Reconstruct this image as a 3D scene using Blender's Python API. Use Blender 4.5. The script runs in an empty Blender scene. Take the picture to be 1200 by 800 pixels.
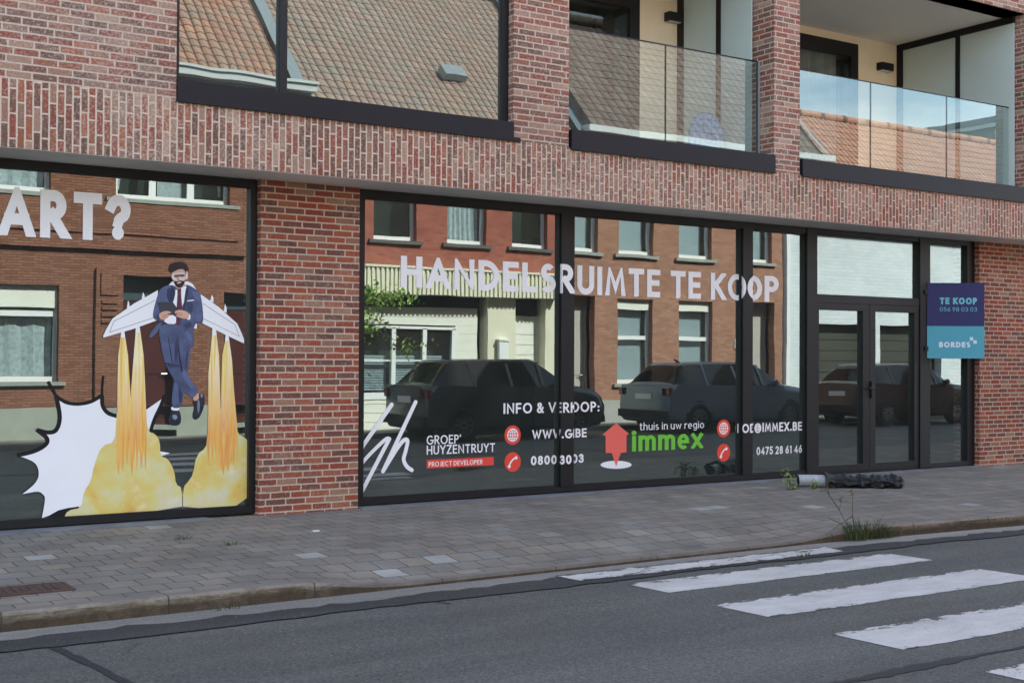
import bpy, bmesh, math, random
from mathutils import Vector, Matrix
from mathutils.geometry import tessellate_polygon
random.seed(7)
SC = bpy.context.scene
COL = SC.collection
R_ = math.radians

# ------------------------------------------------------------------ camera
CAM_F, CAM_YAW, CAM_PITCH, CAM_ROLL, CAM_D, CAM_H = 1473.2, 0.57973, 0.013486, 0.0047036, 11.207, 1.4551
_F = Vector((math.sin(CAM_YAW)*math.cos(CAM_PITCH), math.cos(CAM_YAW)*math.cos(CAM_PITCH), math.sin(CAM_PITCH)))
_R0 = Vector((math.cos(CAM_YAW), -math.sin(CAM_YAW), 0))
_U0 = _R0.cross(_F)
_R = math.cos(CAM_ROLL)*_R0 + math.sin(CAM_ROLL)*_U0
_U = -math.sin(CAM_ROLL)*_R0 + math.cos(CAM_ROLL)*_U0
CAM_P = Vector((0, -CAM_D, CAM_H))
cd = bpy.data.cameras.new('camera'); cam = bpy.data.objects.new('camera', cd); COL.objects.link(cam)
cam.matrix_world = Matrix(((_R.x, _U.x, -_F.x, CAM_P.x), (_R.y, _U.y, -_F.y, CAM_P.y), (_R.z, _U.z, -_F.z, CAM_P.z), (0, 0, 0, 1)))
cd.sensor_width = 36; cd.lens = CAM_F/1200*36; cd.clip_start = .05; cd.clip_end = 2000
SC.camera = cam

# ------------------------------------------------------------------ light
SUN_EL, SUN_AZ = 43.0, 30.0          # the sun stands behind the brick building, a little to the right
w = bpy.data.worlds.new('World'); SC.world = w; w.use_nodes = True
nt = w.node_tree; nt.nodes.clear()
wo = nt.nodes.new('ShaderNodeOutputWorld'); bg = nt.nodes.new('ShaderNodeBackground')
sky = nt.nodes.new('ShaderNodeTexSky'); sky.sky_type = 'NISHITA'; sky.sun_disc = False
sky.sun_elevation = R_(SUN_EL); sky.sun_rotation = R_(SUN_AZ); sky.air_density = 1.15; sky.dust_density = 1.0; sky.ozone_density = 1.0
tc = nt.nodes.new('ShaderNodeTexCoord'); mp = nt.nodes.new('ShaderNodeMapping'); mp.inputs['Scale'].default_value = (1.6, 1.6, 4.0)
nz = nt.nodes.new('ShaderNodeTexNoise'); nz.inputs['Scale'].default_value = 1.7; nz.inputs['Detail'].default_value = 9; nz.inputs['Roughness'].default_value = .58
rp = nt.nodes.new('ShaderNodeValToRGB'); rp.color_ramp.elements[0].position = .47; rp.color_ramp.elements[1].position = .70
mx = nt.nodes.new('ShaderNodeMixRGB'); mx.inputs['Color2'].default_value = (7.4, 7.3, 7.2, 1)
L = nt.links.new
L(tc.outputs['Generated'], mp.inputs['Vector']); L(mp.outputs[0], nz.inputs['Vector']); L(nz.outputs['Fac'], rp.inputs['Fac'])
L(rp.outputs['Color'], mx.inputs['Fac']); L(sky.outputs[0], mx.inputs['Color1']); L(mx.outputs[0], bg.inputs['Color'])
L(bg.outputs[0], wo.inputs['Surface']); bg.inputs['Strength'].default_value = .15
sl = bpy.data.lights.new('sun', 'SUN'); sl.energy = 4.2; sl.angle = R_(.53); sl.color = (1, .95, .87)
so = bpy.data.objects.new('sun', sl); COL.objects.link(so)
_sd = Vector((math.sin(R_(SUN_AZ))*math.cos(R_(SUN_EL)), math.cos(R_(SUN_AZ))*math.cos(R_(SUN_EL)), math.sin(R_(SUN_EL))))
so.rotation_euler = _sd.to_track_quat('Z', 'Y').to_euler(); so.location = (10, 20, 30)
SC.view_settings.view_transform = 'Standard'; SC.view_settings.look = 'None'
SC.view_settings.exposure = 1.82; SC.view_settings.gamma = 1; SC.view_settings.use_curve_mapping = False
SC.render.engine = 'CYCLES'; cy = SC.cycles
cy.use_denoising = True; cy.max_bounces = 10; cy.diffuse_bounces = 6; cy.glossy_bounces = 5; cy.transmission_bounces = 4; cy.transparent_max_bounces = 12
cy.sample_clamp_indirect = 6; cy.caustics_reflective = False; cy.caustics_refractive = False

# ------------------------------------------------------------------ helpers
def onY(px, py, Y):
    "point where the photograph's sight line meets the facade-parallel plane y = Y (measurements of the photo)"
    d = _F + (px-600)/CAM_F*_R - (py-400)/CAM_F*_U
    return CAM_P + d*((Y-CAM_P.y)/d.y)
def onZ(px, py, Z):
    d = _F + (px-600)/CAM_F*_R - (py-400)/CAM_F*_U
    return CAM_P + d*((Z-CAM_P.z)/d.z)
def lin(c): return tuple(((v/255)/12.92 if v/255 <= .04045 else ((v/255+.055)/1.055)**2.4) for v in c)
def S(*c): return lin(c) + (1,)

class MB:
    def __init__(s): s.v = []; s.f = []; s.uv = []; s.mi = []
    def face(s, pts, uv=None, m=0):
        n = len(s.v); s.v += [tuple(p) for p in pts]; s.f.append(tuple(range(n, n+len(pts)))); s.mi.append(m)
        if uv is None:
            p = [Vector(q) for q in pts]; nn = (p[1]-p[0]).cross(p[2]-p[0])
            a = [abs(t) for t in nn]
            if a[1] >= a[0] and a[1] >= a[2]: uv = [(q.x, q.z) for q in p]
            elif a[0] >= a[2]: uv = [(q.y+.07, q.z) for q in p]
            else: uv = [(q.x, q.y) for q in p]
        s.uv.append(uv)
    def box(s, x0, x1, y0, y1, z0, z1, skip='', m=0):
        a, b, c, d = (x0,y0,z0), (x1,y0,z0), (x1,y1,z0), (x0,y1,z0)
        e, f, g, h = (x0,y0,z1), (x1,y0,z1), (x1,y1,z1), (x0,y1,z1)
        if '-y' not in skip: s.face((a,b,f,e), m=m)
        if '+y' not in skip: s.face((c,d,h,g), m=m)
        if '-x' not in skip: s.face((d,a,e,h), m=m)
        if '+x' not in skip: s.face((b,c,g,f), m=m)
        if '-z' not in skip: s.face((d,c,b,a), m=m)
        if '+z' not in skip: s.face((e,f,g,h), m=m)
        return s
    def tube(s, pts, r, n=10, cap=True, r1=None):
        pts = [Vector(p) for p in pts]; rings = []
        for i, p in enumerate(pts):
            t = (pts[min(i+1, len(pts)-1)] - pts[max(i-1, 0)]).normalized()
            a = t.cross(Vector((0,0,1)) if abs(t.z) < .9 else Vector((1,0,0))).normalized(); b = t.cross(a)
            rr = r if r1 is None else r+(r1-r)*i/(len(pts)-1)
            rings.append([p + rr*(math.cos(2*math.pi*k/n)*a + math.sin(2*math.pi*k/n)*b) for k in range(n)])
        for q0, q1 in zip(rings, rings[1:]):
            for k in range(n): s.face((q0[k], q1[k], q1[(k+1)%n], q0[(k+1)%n]))
        if cap: s.face(rings[0]); s.face(rings[-1][::-1])
        return s
    def build(s, name, mats, parent=None, smooth=False, weld=False):
        me = bpy.data.meshes.new(name); me.from_pydata(s.v, [], s.f)
        ul = me.uv_layers.new(name='UVMap'); k = 0
        for fu in s.uv:
            for c in fu: ul.data[k].uv = c; k += 1
        for m in (mats if isinstance(mats, (list, tuple)) else [mats]): me.materials.append(m)
        for p, m in zip(me.polygons, s.mi): p.material_index = m; p.use_smooth = smooth
        if weld:
            b = bmesh.new(); b.from_mesh(me); bmesh.ops.remove_doubles(b, verts=b.verts, dist=1e-4); b.to_mesh(me); b.free()
        me.update()
        o = bpy.data.objects.new(name, me); COL.objects.link(o)
        if parent: o.parent = parent; o.matrix_parent_inverse = parent.matrix_world.inverted()
        return o
def tag(o, label, cat, group=None):
    o['label'] = label; o['category'] = cat
    if group: o['group'] = group
    return o
def thing(name, label, cat, loc=(0,0,0), group=None):
    o = bpy.data.objects.new(name, None); COL.objects.link(o); o.location = loc; o.empty_display_size = .2
    o.matrix_world = Matrix.Translation(loc)
    return tag(o, label, cat, group)
def struct(o): o['kind'] = 'structure'; return o
def copy_tree(o, parent=None):
    c = o.copy(); COL.objects.link(c)
    if parent: c.parent = parent
    for ch in list(o.children): copy_tree(ch, c)
    return c

# ------------------------------------------------------------------ materials
def newmat(name):
    m = bpy.data.materials.new(name); m.use_nodes = True
    t = m.node_tree; b = t.nodes['Principled BSDF']; return m, t, b
def plain(name, c, rough=.6, metal=0, noise=.0, nscale=8, spec=.4, bump=0):
    m, t, b = newmat(name); b.inputs['Roughness'].default_value = rough; b.inputs['Metallic'].default_value = metal
    b.inputs['Specular IOR Level'].default_value = spec; b.inputs['Base Color'].default_value = c
    if noise or bump:
        tcn = t.nodes.new('ShaderNodeTexCoord'); n = t.nodes.new('ShaderNodeTexNoise'); n.inputs['Scale'].default_value = nscale; n.inputs['Detail'].default_value = 6
        t.links.new(tcn.outputs['Object'], n.inputs['Vector'])
        if noise:
            h = t.nodes.new('ShaderNodeMapRange'); h.inputs['From Min'].default_value = .3; h.inputs['From Max'].default_value = .7
            h.inputs['To Min'].default_value = 1-noise; h.inputs['To Max'].default_value = 1+noise
            x = t.nodes.new('ShaderNodeMixRGB'); x.blend_type = 'MULTIPLY'; x.inputs['Fac'].default_value = 1; x.inputs['Color1'].default_value = c
            t.links.new(n.outputs['Fac'], h.inputs['Value']); t.links.new(h.outputs[0], x.inputs['Color2']); t.links.new(x.outputs[0], b.inputs['Base Color'])
        if bump:
            bm = t.nodes.new('ShaderNodeBump'); bm.inputs['Strength'].default_value = bump; bm.inputs['Distance'].default_value = .01
            t.links.new(n.outputs['Fac'], bm.inputs['Height']); t.links.new(bm.outputs[0], b.inputs['Normal'])
    return m
class G:
    "tiny node-graph helper"
    def __init__(s, m): s.t = m.node_tree
    def n(s, kind, **kw):
        nd = s.t.nodes.new(kind)
        for k, v in kw.items():
            if hasattr(nd, k): setattr(nd, k, v)
        return nd
    def l(s, a, b): s.t.links.new(a, b)
    def math(s, op, a, b=None, c=None):
        nd = s.t.nodes.new('ShaderNodeMath'); nd.operation = op
        for i, q in enumerate((a, b, c)):
            if q is None: continue
            if isinstance(q, (int, float)): nd.inputs[i].default_value = q
            else: s.l(q, nd.inputs[i])
        return nd.outputs[0]
    def mix(s, f, a, b, mode='MIX'):
        nd = s.t.nodes.new('ShaderNodeMixRGB'); nd.blend_type = mode
        for i, q in enumerate((f, a, b)):
            if isinstance(q, (int, float)): nd.inputs[i].default_value = q
            elif isinstance(q, tuple): nd.inputs[i].default_value = q
            else: s.l(q, nd.inputs[i])
        return nd.outputs[0]
    def noise(s, vec, scale, detail=4, rough=.55, dist=0):
        nd = s.t.nodes.new('ShaderNodeTexNoise'); nd.inputs['Scale'].default_value = scale; nd.inputs['Detail'].default_value = detail
        nd.inputs['Roughness'].default_value = rough; nd.inputs['Distortion'].default_value = dist; s.l(vec, nd.inputs['Vector']); return nd.outputs['Fac']
    def ramp(s, f, stops, interp='LINEAR'):
        nd = s.t.nodes.new('ShaderNodeValToRGB'); cr = nd.color_ramp; cr.interpolation = interp
        while len(cr.elements) < len(stops): cr.elements.new(.5)
        for e, (p, c) in zip(cr.elements, stops): e.position = p; e.color = c if isinstance(c, tuple) else (c, c, c, 1)
        s.l(f, nd.inputs['Fac']); return nd.outputs['Color']
    def mapr(s, f, a, b, c=0, d=1):
        nd = s.t.nodes.new('ShaderNodeMapRange'); s.l(f, nd.inputs['Value'])
        for k, v in zip(('From Min','From Max','To Min','To Max'), (a,b,c,d)): nd.inputs[k].default_value = v
        return nd.outputs[0]

def brick_mat(name, cols, mortar, bw=.202, bh=.0625, joint=.0062, smear=.45, swap=False, wild=1.0, half=.18, bump=.6, rough=.9, smear_scale=7, grain=.25, mute=.0):
    m, t, b = newmat(name); g = G(m); b.inputs['Roughness'].default_value = rough; b.inputs['Specular IOR Level'].default_value = .2
    uv = g.n('ShaderNodeTexCoord').outputs['UV']
    sp = g.n('ShaderNodeSeparateXYZ'); g.l(uv, sp.inputs[0])
    u, v = (sp.outputs[1], sp.outputs[0]) if swap else (sp.outputs[0], sp.outputs[1])
    # joints are never ruler straight
    wob = g.noise(uv, 9, 3)
    v = g.math('ADD', v, g.math('MULTIPLY', g.math('SUBTRACT', wob, .5), .007))
    wob2 = g.noise(uv, 45, 4, .7)
    v = g.math('ADD', v, g.math('MULTIPLY', g.math('SUBTRACT', wob2, .5), .009))
    row = g.math('FLOOR', g.math('DIVIDE', v, bh))
    wn = g.n('ShaderNodeTexWhiteNoise', noise_dimensions='1D'); g.l(row, wn.inputs['W'])
    alt = g.math('MULTIPLY', g.math('MODULO', g.math('ADD', row, 1000), 2), .5*bw)
    u = g.math('ADD', u, g.math('ADD', alt, g.math('MULTIPLY', wn.outputs['Value'], bw*.35*wild)))
    u = g.math('ADD', u, g.math('MULTIPLY', g.math('SUBTRACT', wob2, .5), .012))
    cb = g.n('ShaderNodeCombineXYZ'); g.l(u, cb.inputs[0]); g.l(v, cb.inputs[1])
    br = g.n('ShaderNodeTexBrick'); br.offset = 0; br.squash = 1
    br.inputs['Color1'].default_value = (0,0,0,1); br.inputs['Color2'].default_value = (1,1,1,1); br.inputs['Mortar'].default_value = (.5,.5,.5,1)
    br.inputs['Scale'].default_value = 1; br.inputs['Mortar Size'].default_value = joint; br.inputs['Mortar Smooth'].default_value = .25
    br.inputs['Brick Width'].default_value = bw; br.inputs['Row Height'].default_value = bh; br.inputs['Bias'].default_value = 0
    g.l(cb.outputs[0], br.inputs['Vector'])
    n = len(cols); mean = [sum(c[k] for c in cols)/n for k in range(3)]
    cols = [tuple(c[k]*(1-mute)+mean[k]*mute for k in range(3))+(1,) for c in cols]
    col = g.ramp(br.outputs['Color'], [(.12+.76*i/n, c) for i, c in enumerate(cols)], 'CONSTANT')
    fine = g.noise(uv, 90, 4, .7)
    col = g.mix(1.0, col, g.ramp(fine, [(.25, 1-grain), (.75, 1+grain)]), 'MULTIPLY')
    blot = g.noise(uv, smear_scale*4, 6, .75, .5)
    big = g.noise(uv, 1.1, 3)
    sm = g.mapr(g.math('ADD', blot, g.math('MULTIPLY', g.math('SUBTRACT', big, .5), .35)), .62-smear*.3, .72-smear*.12)
    sm = g.math('MULTIPLY', sm, smear*1.5); sm.node.use_clamp = True
    mcol = g.mix(1.0, mortar, g.ramp(g.noise(uv, 30, 5, .7), [(.3, .82), (.7, 1.12)]), 'MULTIPLY')
    col = g.mix(sm, col, mcol)
    col = g.mix(br.outputs['Fac'], col, mcol)
    col = g.mix(1.0, col, g.ramp(g.noise(uv, .6, 4), [(.3, .9), (.7, 1.07)]), 'MULTIPLY')
    g.l(col, b.inputs['Base Color'])
    hgt = g.math('ADD', g.math('MULTIPLY', g.math('SUBTRACT', 1, br.outputs['Fac']), 1.0), g.math('MULTIPLY', fine, .35))
    bm = g.n('ShaderNodeBump'); bm.inputs['Strength'].default_value = bump; bm.inputs['Distance'].default_value = .012
    g.l(hgt, bm.inputs['Height']); g.l(bm.outputs[0], b.inputs['Normal'])
    return m
UPC = [S(139,67,54), S(98,78,69), S(167,135,115), S(147,85,65), S(115,91,79), S(126,56,48), S(140,116,101), S(163,93,67), S(83,66,60), S(147,93,75), S(177,149,126), S(127,87,72), S(154,116,97), S(108,72,63)]
LOC = [S(143,66,49), S(108,67,58), S(159,83,58), S(143,107,89), S(126,58,48), S(153,74,49), S(101,78,69), S(161,96,72), S(117,70,60), S(137,83,67), S(156,122,99), S(96,66,60)]
M = {}
M['brick_up'] = brick_mat('wiped_red_brick', UPC, S(198,177,162), smear=.46, joint=.0082, mute=.36, grain=.4, smear_scale=11)
M['brick_band'] = brick_mat('wiped_red_brick_upright', UPC, S(208,186,168), smear=.5, joint=.0082, swap=True, mute=.36, grain=.4, smear_scale=10)
M['brick_low'] = brick_mat('red_brick', LOC, S(194,170,152), smear=.3, joint=.008, mute=.28, grain=.32, smear_scale=9)
M['brick_A'] = brick_mat('brown_ribbed_brick', [S(136,92,74), S(124,82,66), S(142,98,80)], S(100,72,60), bw=.19, bh=.052, joint=.007, smear=.0, wild=.2)
M['brick_B'] = brick_mat('red_house_brick', [S(154,90,76), S(142,82,70), S(162,98,82), S(148,92,78)], S(146,100,88), bw=.19, bh=.06, joint=.004, smear=.1, wild=.2)
M['brick_C'] = brick_mat('orange_red_house_brick', [S(160,118,98), S(148,106,88), S(166,126,106), S(154,114,96)], S(136,108,96), bw=.19, bh=.06, joint=.005, smear=.0, wild=.2)
M['brick_D'] = brick_mat('white_painted_brick', [S(208,217,222), S(202,213,219), S(212,219,223)], S(180,192,200), bw=.3, bh=.1, joint=.004, smear=.0, wild=.2, grain=.05)
M['frame'] = plain('black_aluminium', S(18,18,21), .5, .0, noise=.06, nscale=3)
M['frame_sill'] = plain('black_sill_metal', S(24,24,30), .5, 0, noise=.06, nscale=2, spec=.3)
M['soffit'] = plain('grey_soffit_board', S(242,238,230), .8, noise=.05, nscale=2)
M['cream'] = plain('cream_render', S(246,230,200), .9, noise=.03, nscale=6, bump=.1)
M['ceil'] = plain('white_ceiling', S(236,230,220), .9, noise=.02, nscale=2)
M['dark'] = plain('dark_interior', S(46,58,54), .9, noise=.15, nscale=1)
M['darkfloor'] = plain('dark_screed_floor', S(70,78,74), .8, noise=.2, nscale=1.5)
M['balcfloor'] = plain('pale_bounce_floor', S(206,202,194), .7, noise=.05)  # hidden floor, made pale to bounce light into the balconies
M['black'] = plain('black_metal', S(22,22,24), .5)
M['rubber'] = plain('black_rubber', S(20,20,20), .8)
M['steel'] = plain('brushed_steel', S(190,192,195), .25, 1)
M['frost'] = plain('frosted_glass', S(196,208,202), .35, noise=.05, nscale=.8)
M['curtain'] = plain('grey_sheer_curtain', S(150,154,150), .9)
M['whitepvc'] = plain('white_pvc', S(224,228,228), .4)
M['stone'] = plain('grey_bluestone', S(142,148,142), .8, noise=.12, nscale=5)
M['darkstone'] = plain('dark_sill_stone', S(84,86,84), .8, noise=.12, nscale=5)
M['plinth'] = plain('pale_plinth', S(150,156,146), .9, noise=.08, nscale=3)
M['creamclad'] = plain('cream_cladding', S(214,212,190), .6, noise=.04, nscale=2)
M['whiteclad'] = plain('white_cladding', S(222,224,214), .6, noise=.03, nscale=2)
M['greydoor'] = plain('grey_door_paint', S(176,172,166), .5, noise=.03)
M['reddoor'] = plain('dark_red_door_paint', S(74,32,32), .4, noise=.05)
M['gate'] = plain('olive_grey_gate_paint', S(58,60,52), .6, noise=.1, nscale=1)
M['houseglass'] = plain('house_window_glass', S(70,84,90), .08, spec=.8)
M['blind'] = plain('pale_sky_tinted_blind', S(190,202,206), .7, noise=.04)  # pale blind, its bluish cast painted in for sky reflected by the panes
M['lace'] = plain('lace_curtain', S(206,214,214), .9, noise=.25, nscale=14)
M['zinc'] = plain('zinc', S(150,160,164), .45, .3, noise=.08)
M['gutter'] = plain('pale_gutter', S(214,220,220), .5)
def glass(name, refl, tint, edge=.5, dust_veil=.026, wave=.38):
    m = bpy.data.materials.new(name); m.use_nodes = True; g = G(m); t = m.node_tree; t.nodes.clear()
    o = g.n('ShaderNodeOutputMaterial'); gl = g.n('ShaderNodeBsdfGlossy'); gl.inputs['Roughness'].default_value = 0; gl.inputs['Color'].default_value = (.88,1,.97,1)
    tr = g.n('ShaderNodeBsdfTransparent'); tr.inputs['Color'].default_value = tint
    lw = g.n('ShaderNodeLayerWeight'); lw.inputs['Blend'].default_value = .5
    f = g.math('ADD', g.math('MULTIPLY', g.math('POWER', lw.outputs['Facing'], 4), edge), refl); f.node.use_clamp = True
    mxs = g.n('ShaderNodeMixShader'); g.l(f, mxs.inputs[0]); g.l(tr.outputs[0], mxs.inputs[1]); g.l(gl.outputs[0], mxs.inputs[2]); ob = g.n('ShaderNodeTexCoord').outputs['Object']
    df = g.n('ShaderNodeBsdfDiffuse'); df.inputs['Color'].default_value = S(206,212,204)  # pale diffuse film mixed in to haze the reflections
    du = g.mapr(g.noise(ob, 1.4, 6, .65), .3, .75, dust_veil*.5, dust_veil*1.6); m2 = g.n('ShaderNodeMixShader'); g.l(du, m2.inputs[0]); g.l(mxs.outputs[0], m2.inputs[1]); g.l(df.outputs[0], m2.inputs[2]); g.l(m2.outputs[0], o.inputs[0])
    bm = g.n('ShaderNodeBump'); bm.inputs['Strength'].default_value = wave; bm.inputs['Distance'].default_value = .001; g.l(g.noise(ob, 1.7, 1), bm.inputs['Height']); g.l(bm.outputs[0], gl.inputs['Normal'])
    return m
M['glass_shop'] = glass('shop_glass', .28, (.55,.68,.63,1))
M['glass_up'] = glass('solar_glass', .2, (.4,.46,.44,1), .5, .06, .8)
M['glass_low'] = glass('terrace_door_glass', .05, (.8,.85,.84,1), .5)
M['glass_rail'] = glass('balustrade_glass', .21, (.82,.9,.9,1), .7)

# ================================================================== ground
KERB = [(-60,-.06),(3.45,-.06),(4.1,-.135),(8.15,-.135),(8.95,-.06),(60,-.06)]
def kz(x):
    for (a, za), (b, zb) in zip(KERB, KERB[1:]):
        if a <= x <= b:
            t = (x-a)/(b-a); return za+(zb-za)*t
    return -.06
def ky(x): return -3.24 if x < 8.3 else -3.24 - .075*(min(x, 14)-8.3)
def pave_z(x, y):
    base = -.022 - .038*min(1, max(0, -y/3.1))
    k = kz(x); t = max(0, min(1, (-y-2.35)/.85)); t = t*t*(3-2*t)
    return base + (k - (-.06))*t
mb = MB()
mb.face(((-400,-400,-.36),(400,-400,-.36),(400,400,-.36),(-400,400,-.36)))
struct(mb.build('ground', plain('far_ground', S(110,112,100), .95, noise=.2, nscale=.3)))

def paving_mat():
    m, t, b = newmat('concrete_pavers'); g = G(m); b.inputs['Roughness'].default_value = .85; b.inputs['Specular IOR Level'].default_value = .3
    uv = g.n('ShaderNodeTexCoord').outputs['UV']; sp = g.n('ShaderNodeSeparateXYZ'); g.l(uv, sp.inputs[0])
    wob = g.noise(uv, 3, 3); wob2 = g.noise(uv, 14, 2)
    v = g.math('ADD', sp.outputs[1], g.math('MULTIPLY', g.math('SUBTRACT', wob, .5), .03)); v = g.math('ADD', v, g.math('MULTIPLY', g.math('SUBTRACT', wob2, .5), .008))
    bh, bw = .222, .222
    row = g.math('FLOOR', g.math('DIVIDE', v, bh)); wn = g.n('ShaderNodeTexWhiteNoise', noise_dimensions='1D'); g.l(row, wn.inputs['W'])
    u = g.math('ADD', sp.outputs[0], g.math('ADD', g.math('MULTIPLY', g.math('MODULO', g.math('ADD', row, 1000), 2), bw*.5), g.math('MULTIPLY', wn.outputs[0], .02)))
    u = g.math('ADD', u, g.math('MULTIPLY', g.math('SUBTRACT', wob2, .5), .008))
    cb = g.n('ShaderNodeCombineXYZ'); g.l(u, cb.inputs[0]); g.l(v, cb.inputs[1])
    br = g.n('ShaderNodeTexBrick'); br.offset = 0
    for k, c in (('Color1', 0), ('Color2', 1), ('Mortar', .5)): br.inputs[k].default_value = (c, c, c, 1)
    br.inputs['Scale'].default_value = 1; br.inputs['Mortar Size'].default_value = .0055; br.inputs['Mortar Smooth'].default_value = .4
    br.inputs['Brick Width'].default_value = bw; br.inputs['Row Height'].default_value = bh; g.l(cb.outputs[0], br.inputs['Vector'])
    col = g.ramp(br.outputs['Color'], [(0, S(129,122,113)), (.2, S(118,114,107)), (.4, S(132,123,112)), (.55, S(122,117,110)), (.8, S(127,122,116)), (.93, S(137,131,123)), (.978, S(151,150,144))], 'CONSTANT')
    blot = g.noise(uv, 1.3, 6, .65)
    col = g.mix(1, col, g.ramp(blot, [(.3, (.68,.66,.64,1)), (.7, (1.12,1.12,1.12,1))]), 'MULTIPLY')
    col = g.mix(1, col, g.ramp(g.noise(uv, 60, 4, .7), [(.25, .84), (.75, 1.14)]), 'MULTIPLY')
    st = g.noise(uv, 5, 6, .7, 1.0)
    col = g.mix(g.mapr(st, .6, .72, 0, .55), col, S(70,62,54)); col = g.mix(g.mapr(g.noise(uv, 55, 3, .6), .70, .74, 0, .6), col, S(56,54,50)); col = g.mix(g.mapr(g.noise(uv, 38, 3, .6, .5), .715, .74, 0, .6), col, S(176,172,164))
    jm = g.mix(g.mapr(g.noise(uv, 6, 5, .7), .5, .62), S(66,60,54), S(58,62,40))
    jf = g.math('MULTIPLY', br.outputs['Fac'], g.mapr(g.noise(uv, 2.2, 4), .3, .52, .55, 1.0))
    col = g.mix(jf, col, jm); g.l(col, b.inputs['Base Color'])
    bm = g.n('ShaderNodeBump'); bm.inputs['Strength'].default_value = .7; bm.inputs['Distance'].default_value = .012
    h = g.math('ADD', g.math('SUBTRACT', 1, br.outputs['Fac']), g.math('ADD', g.math('MULTIPLY', g.noise(uv, 60, 4), .2), g.math('MULTIPLY', br.outputs['Color'], .5)))
    g.l(h, bm.inputs['Height']); g.l(bm.outputs[0], b.inputs['Normal'])
    return m
M['pavers'] = paving_mat()
def kerb_mat():
    m, t, b = newmat('weathered_concrete_kerb'); g = G(m); b.inputs['Roughness'].default_value = .9
    tcn = g.n('ShaderNodeTexCoord'); ob = tcn.outputs['Object']; sp = g.n('ShaderNodeSeparateXYZ'); g.l(tcn.outputs['UV'], sp.inputs[0])
    mpn = g.n('ShaderNodeMapping'); mpn.inputs['Scale'].default_value = (1,1,6); g.l(ob, mpn.inputs['Vector'])
    n1 = g.noise(mpn.outputs[0], 3.2, 6, .7, .6)
    top = g.mix(g.noise(ob, 25, 5, .7), S(98,92,86), S(128,121,113))
    so_ = g.n('ShaderNodeSeparateXYZ'); g.l(ob, so_.inputs[0])
    lowm = g.math('ADD', g.mapr(so_.outputs[2], -.07, -.125), g.math('MULTIPLY', g.math('SUBTRACT', g.noise(ob, 5, 6, .7), .5), 1.6)); lowm.node.use_clamp = True
    face = g.mix(lowm, g.ramp(n1, [(.34, S(76,64,50)), (.47, S(112,98,80)), (.56, S(146,134,118)), (.66, S(90,76,60))]), g.mix(g.noise(ob, 9, 5, .7), S(54,44,32), S(84,68,48)))
    face = g.mix(1, face, g.ramp(g.noise(ob, 34, 6, .75), [(.3,.7),(.7,1.2)]), 'MULTIPLY')
    top = g.mix(g.mapr(g.noise(ob, 4, 6, .7), .5, .66, 0, .6), top, S(84,74,60))
    col = g.mix(sp.outputs[1], top, face)
    jt = g.math('LESS_THAN', g.math('MODULO', g.math('ADD', sp.outputs[0], 100.45), 1.0), .012)
    col = g.mix(g.math('MULTIPLY', jt, .8), col, S(52,46,40)); g.l(col, b.inputs['Base Color'])
    bm = g.n('ShaderNodeBump'); bm.inputs['Strength'].default_value = .6; bm.inputs['Distance'].default_value = .01
    g.l(n1, bm.inputs['Height']); g.l(bm.outputs[0], b.inputs['Normal']); return m
M['kerb'] = kerb_mat()
xs = [-60,-20,-6] + [-3+.25*i for i in range(0, 101)] + [26, 35, 60]
# pavement under the facade
mb = MB(); NY = 14
for xa, xb in zip(xs, xs[1:]):
    for j in range(NY):
        def q(x, t): 
            y0 = .2; y1 = ky(x); y = y0+(y1-y0)*t; return (x, y, pave_z(x, y))
        mb.face([q(xa,(j+1)/NY), q(xb,(j+1)/NY), q(xb,j/NY), q(xa,j/NY)])
struct(mb.build('pavement', M['pavers'], weld=True))
# kerb
mb = MB()
for xa, xb in zip(xs, xs[1:]):
    for i, (dy0, dz0, dy1, dz1, fu) in enumerate(((.0,.0,-.10,.002,0), (-.10,.002,-.118,-.018,.5), (-.118,-.018,-.125,-.30,1))):
        def k(x, dy, dz): return (x, ky(x)+dy, kz(x)+.003+dz)
        uv = [(xa,fu),(xb,fu),(xb,fu),(xa,fu)]
        mb.face([k(xa,dy1,dz1), k(xb,dy1,dz1), k(xb,dy0,dz0), k(xa,dy0,dz0)], uv)
struct(mb.build('kerb', M['kerb']))
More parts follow.
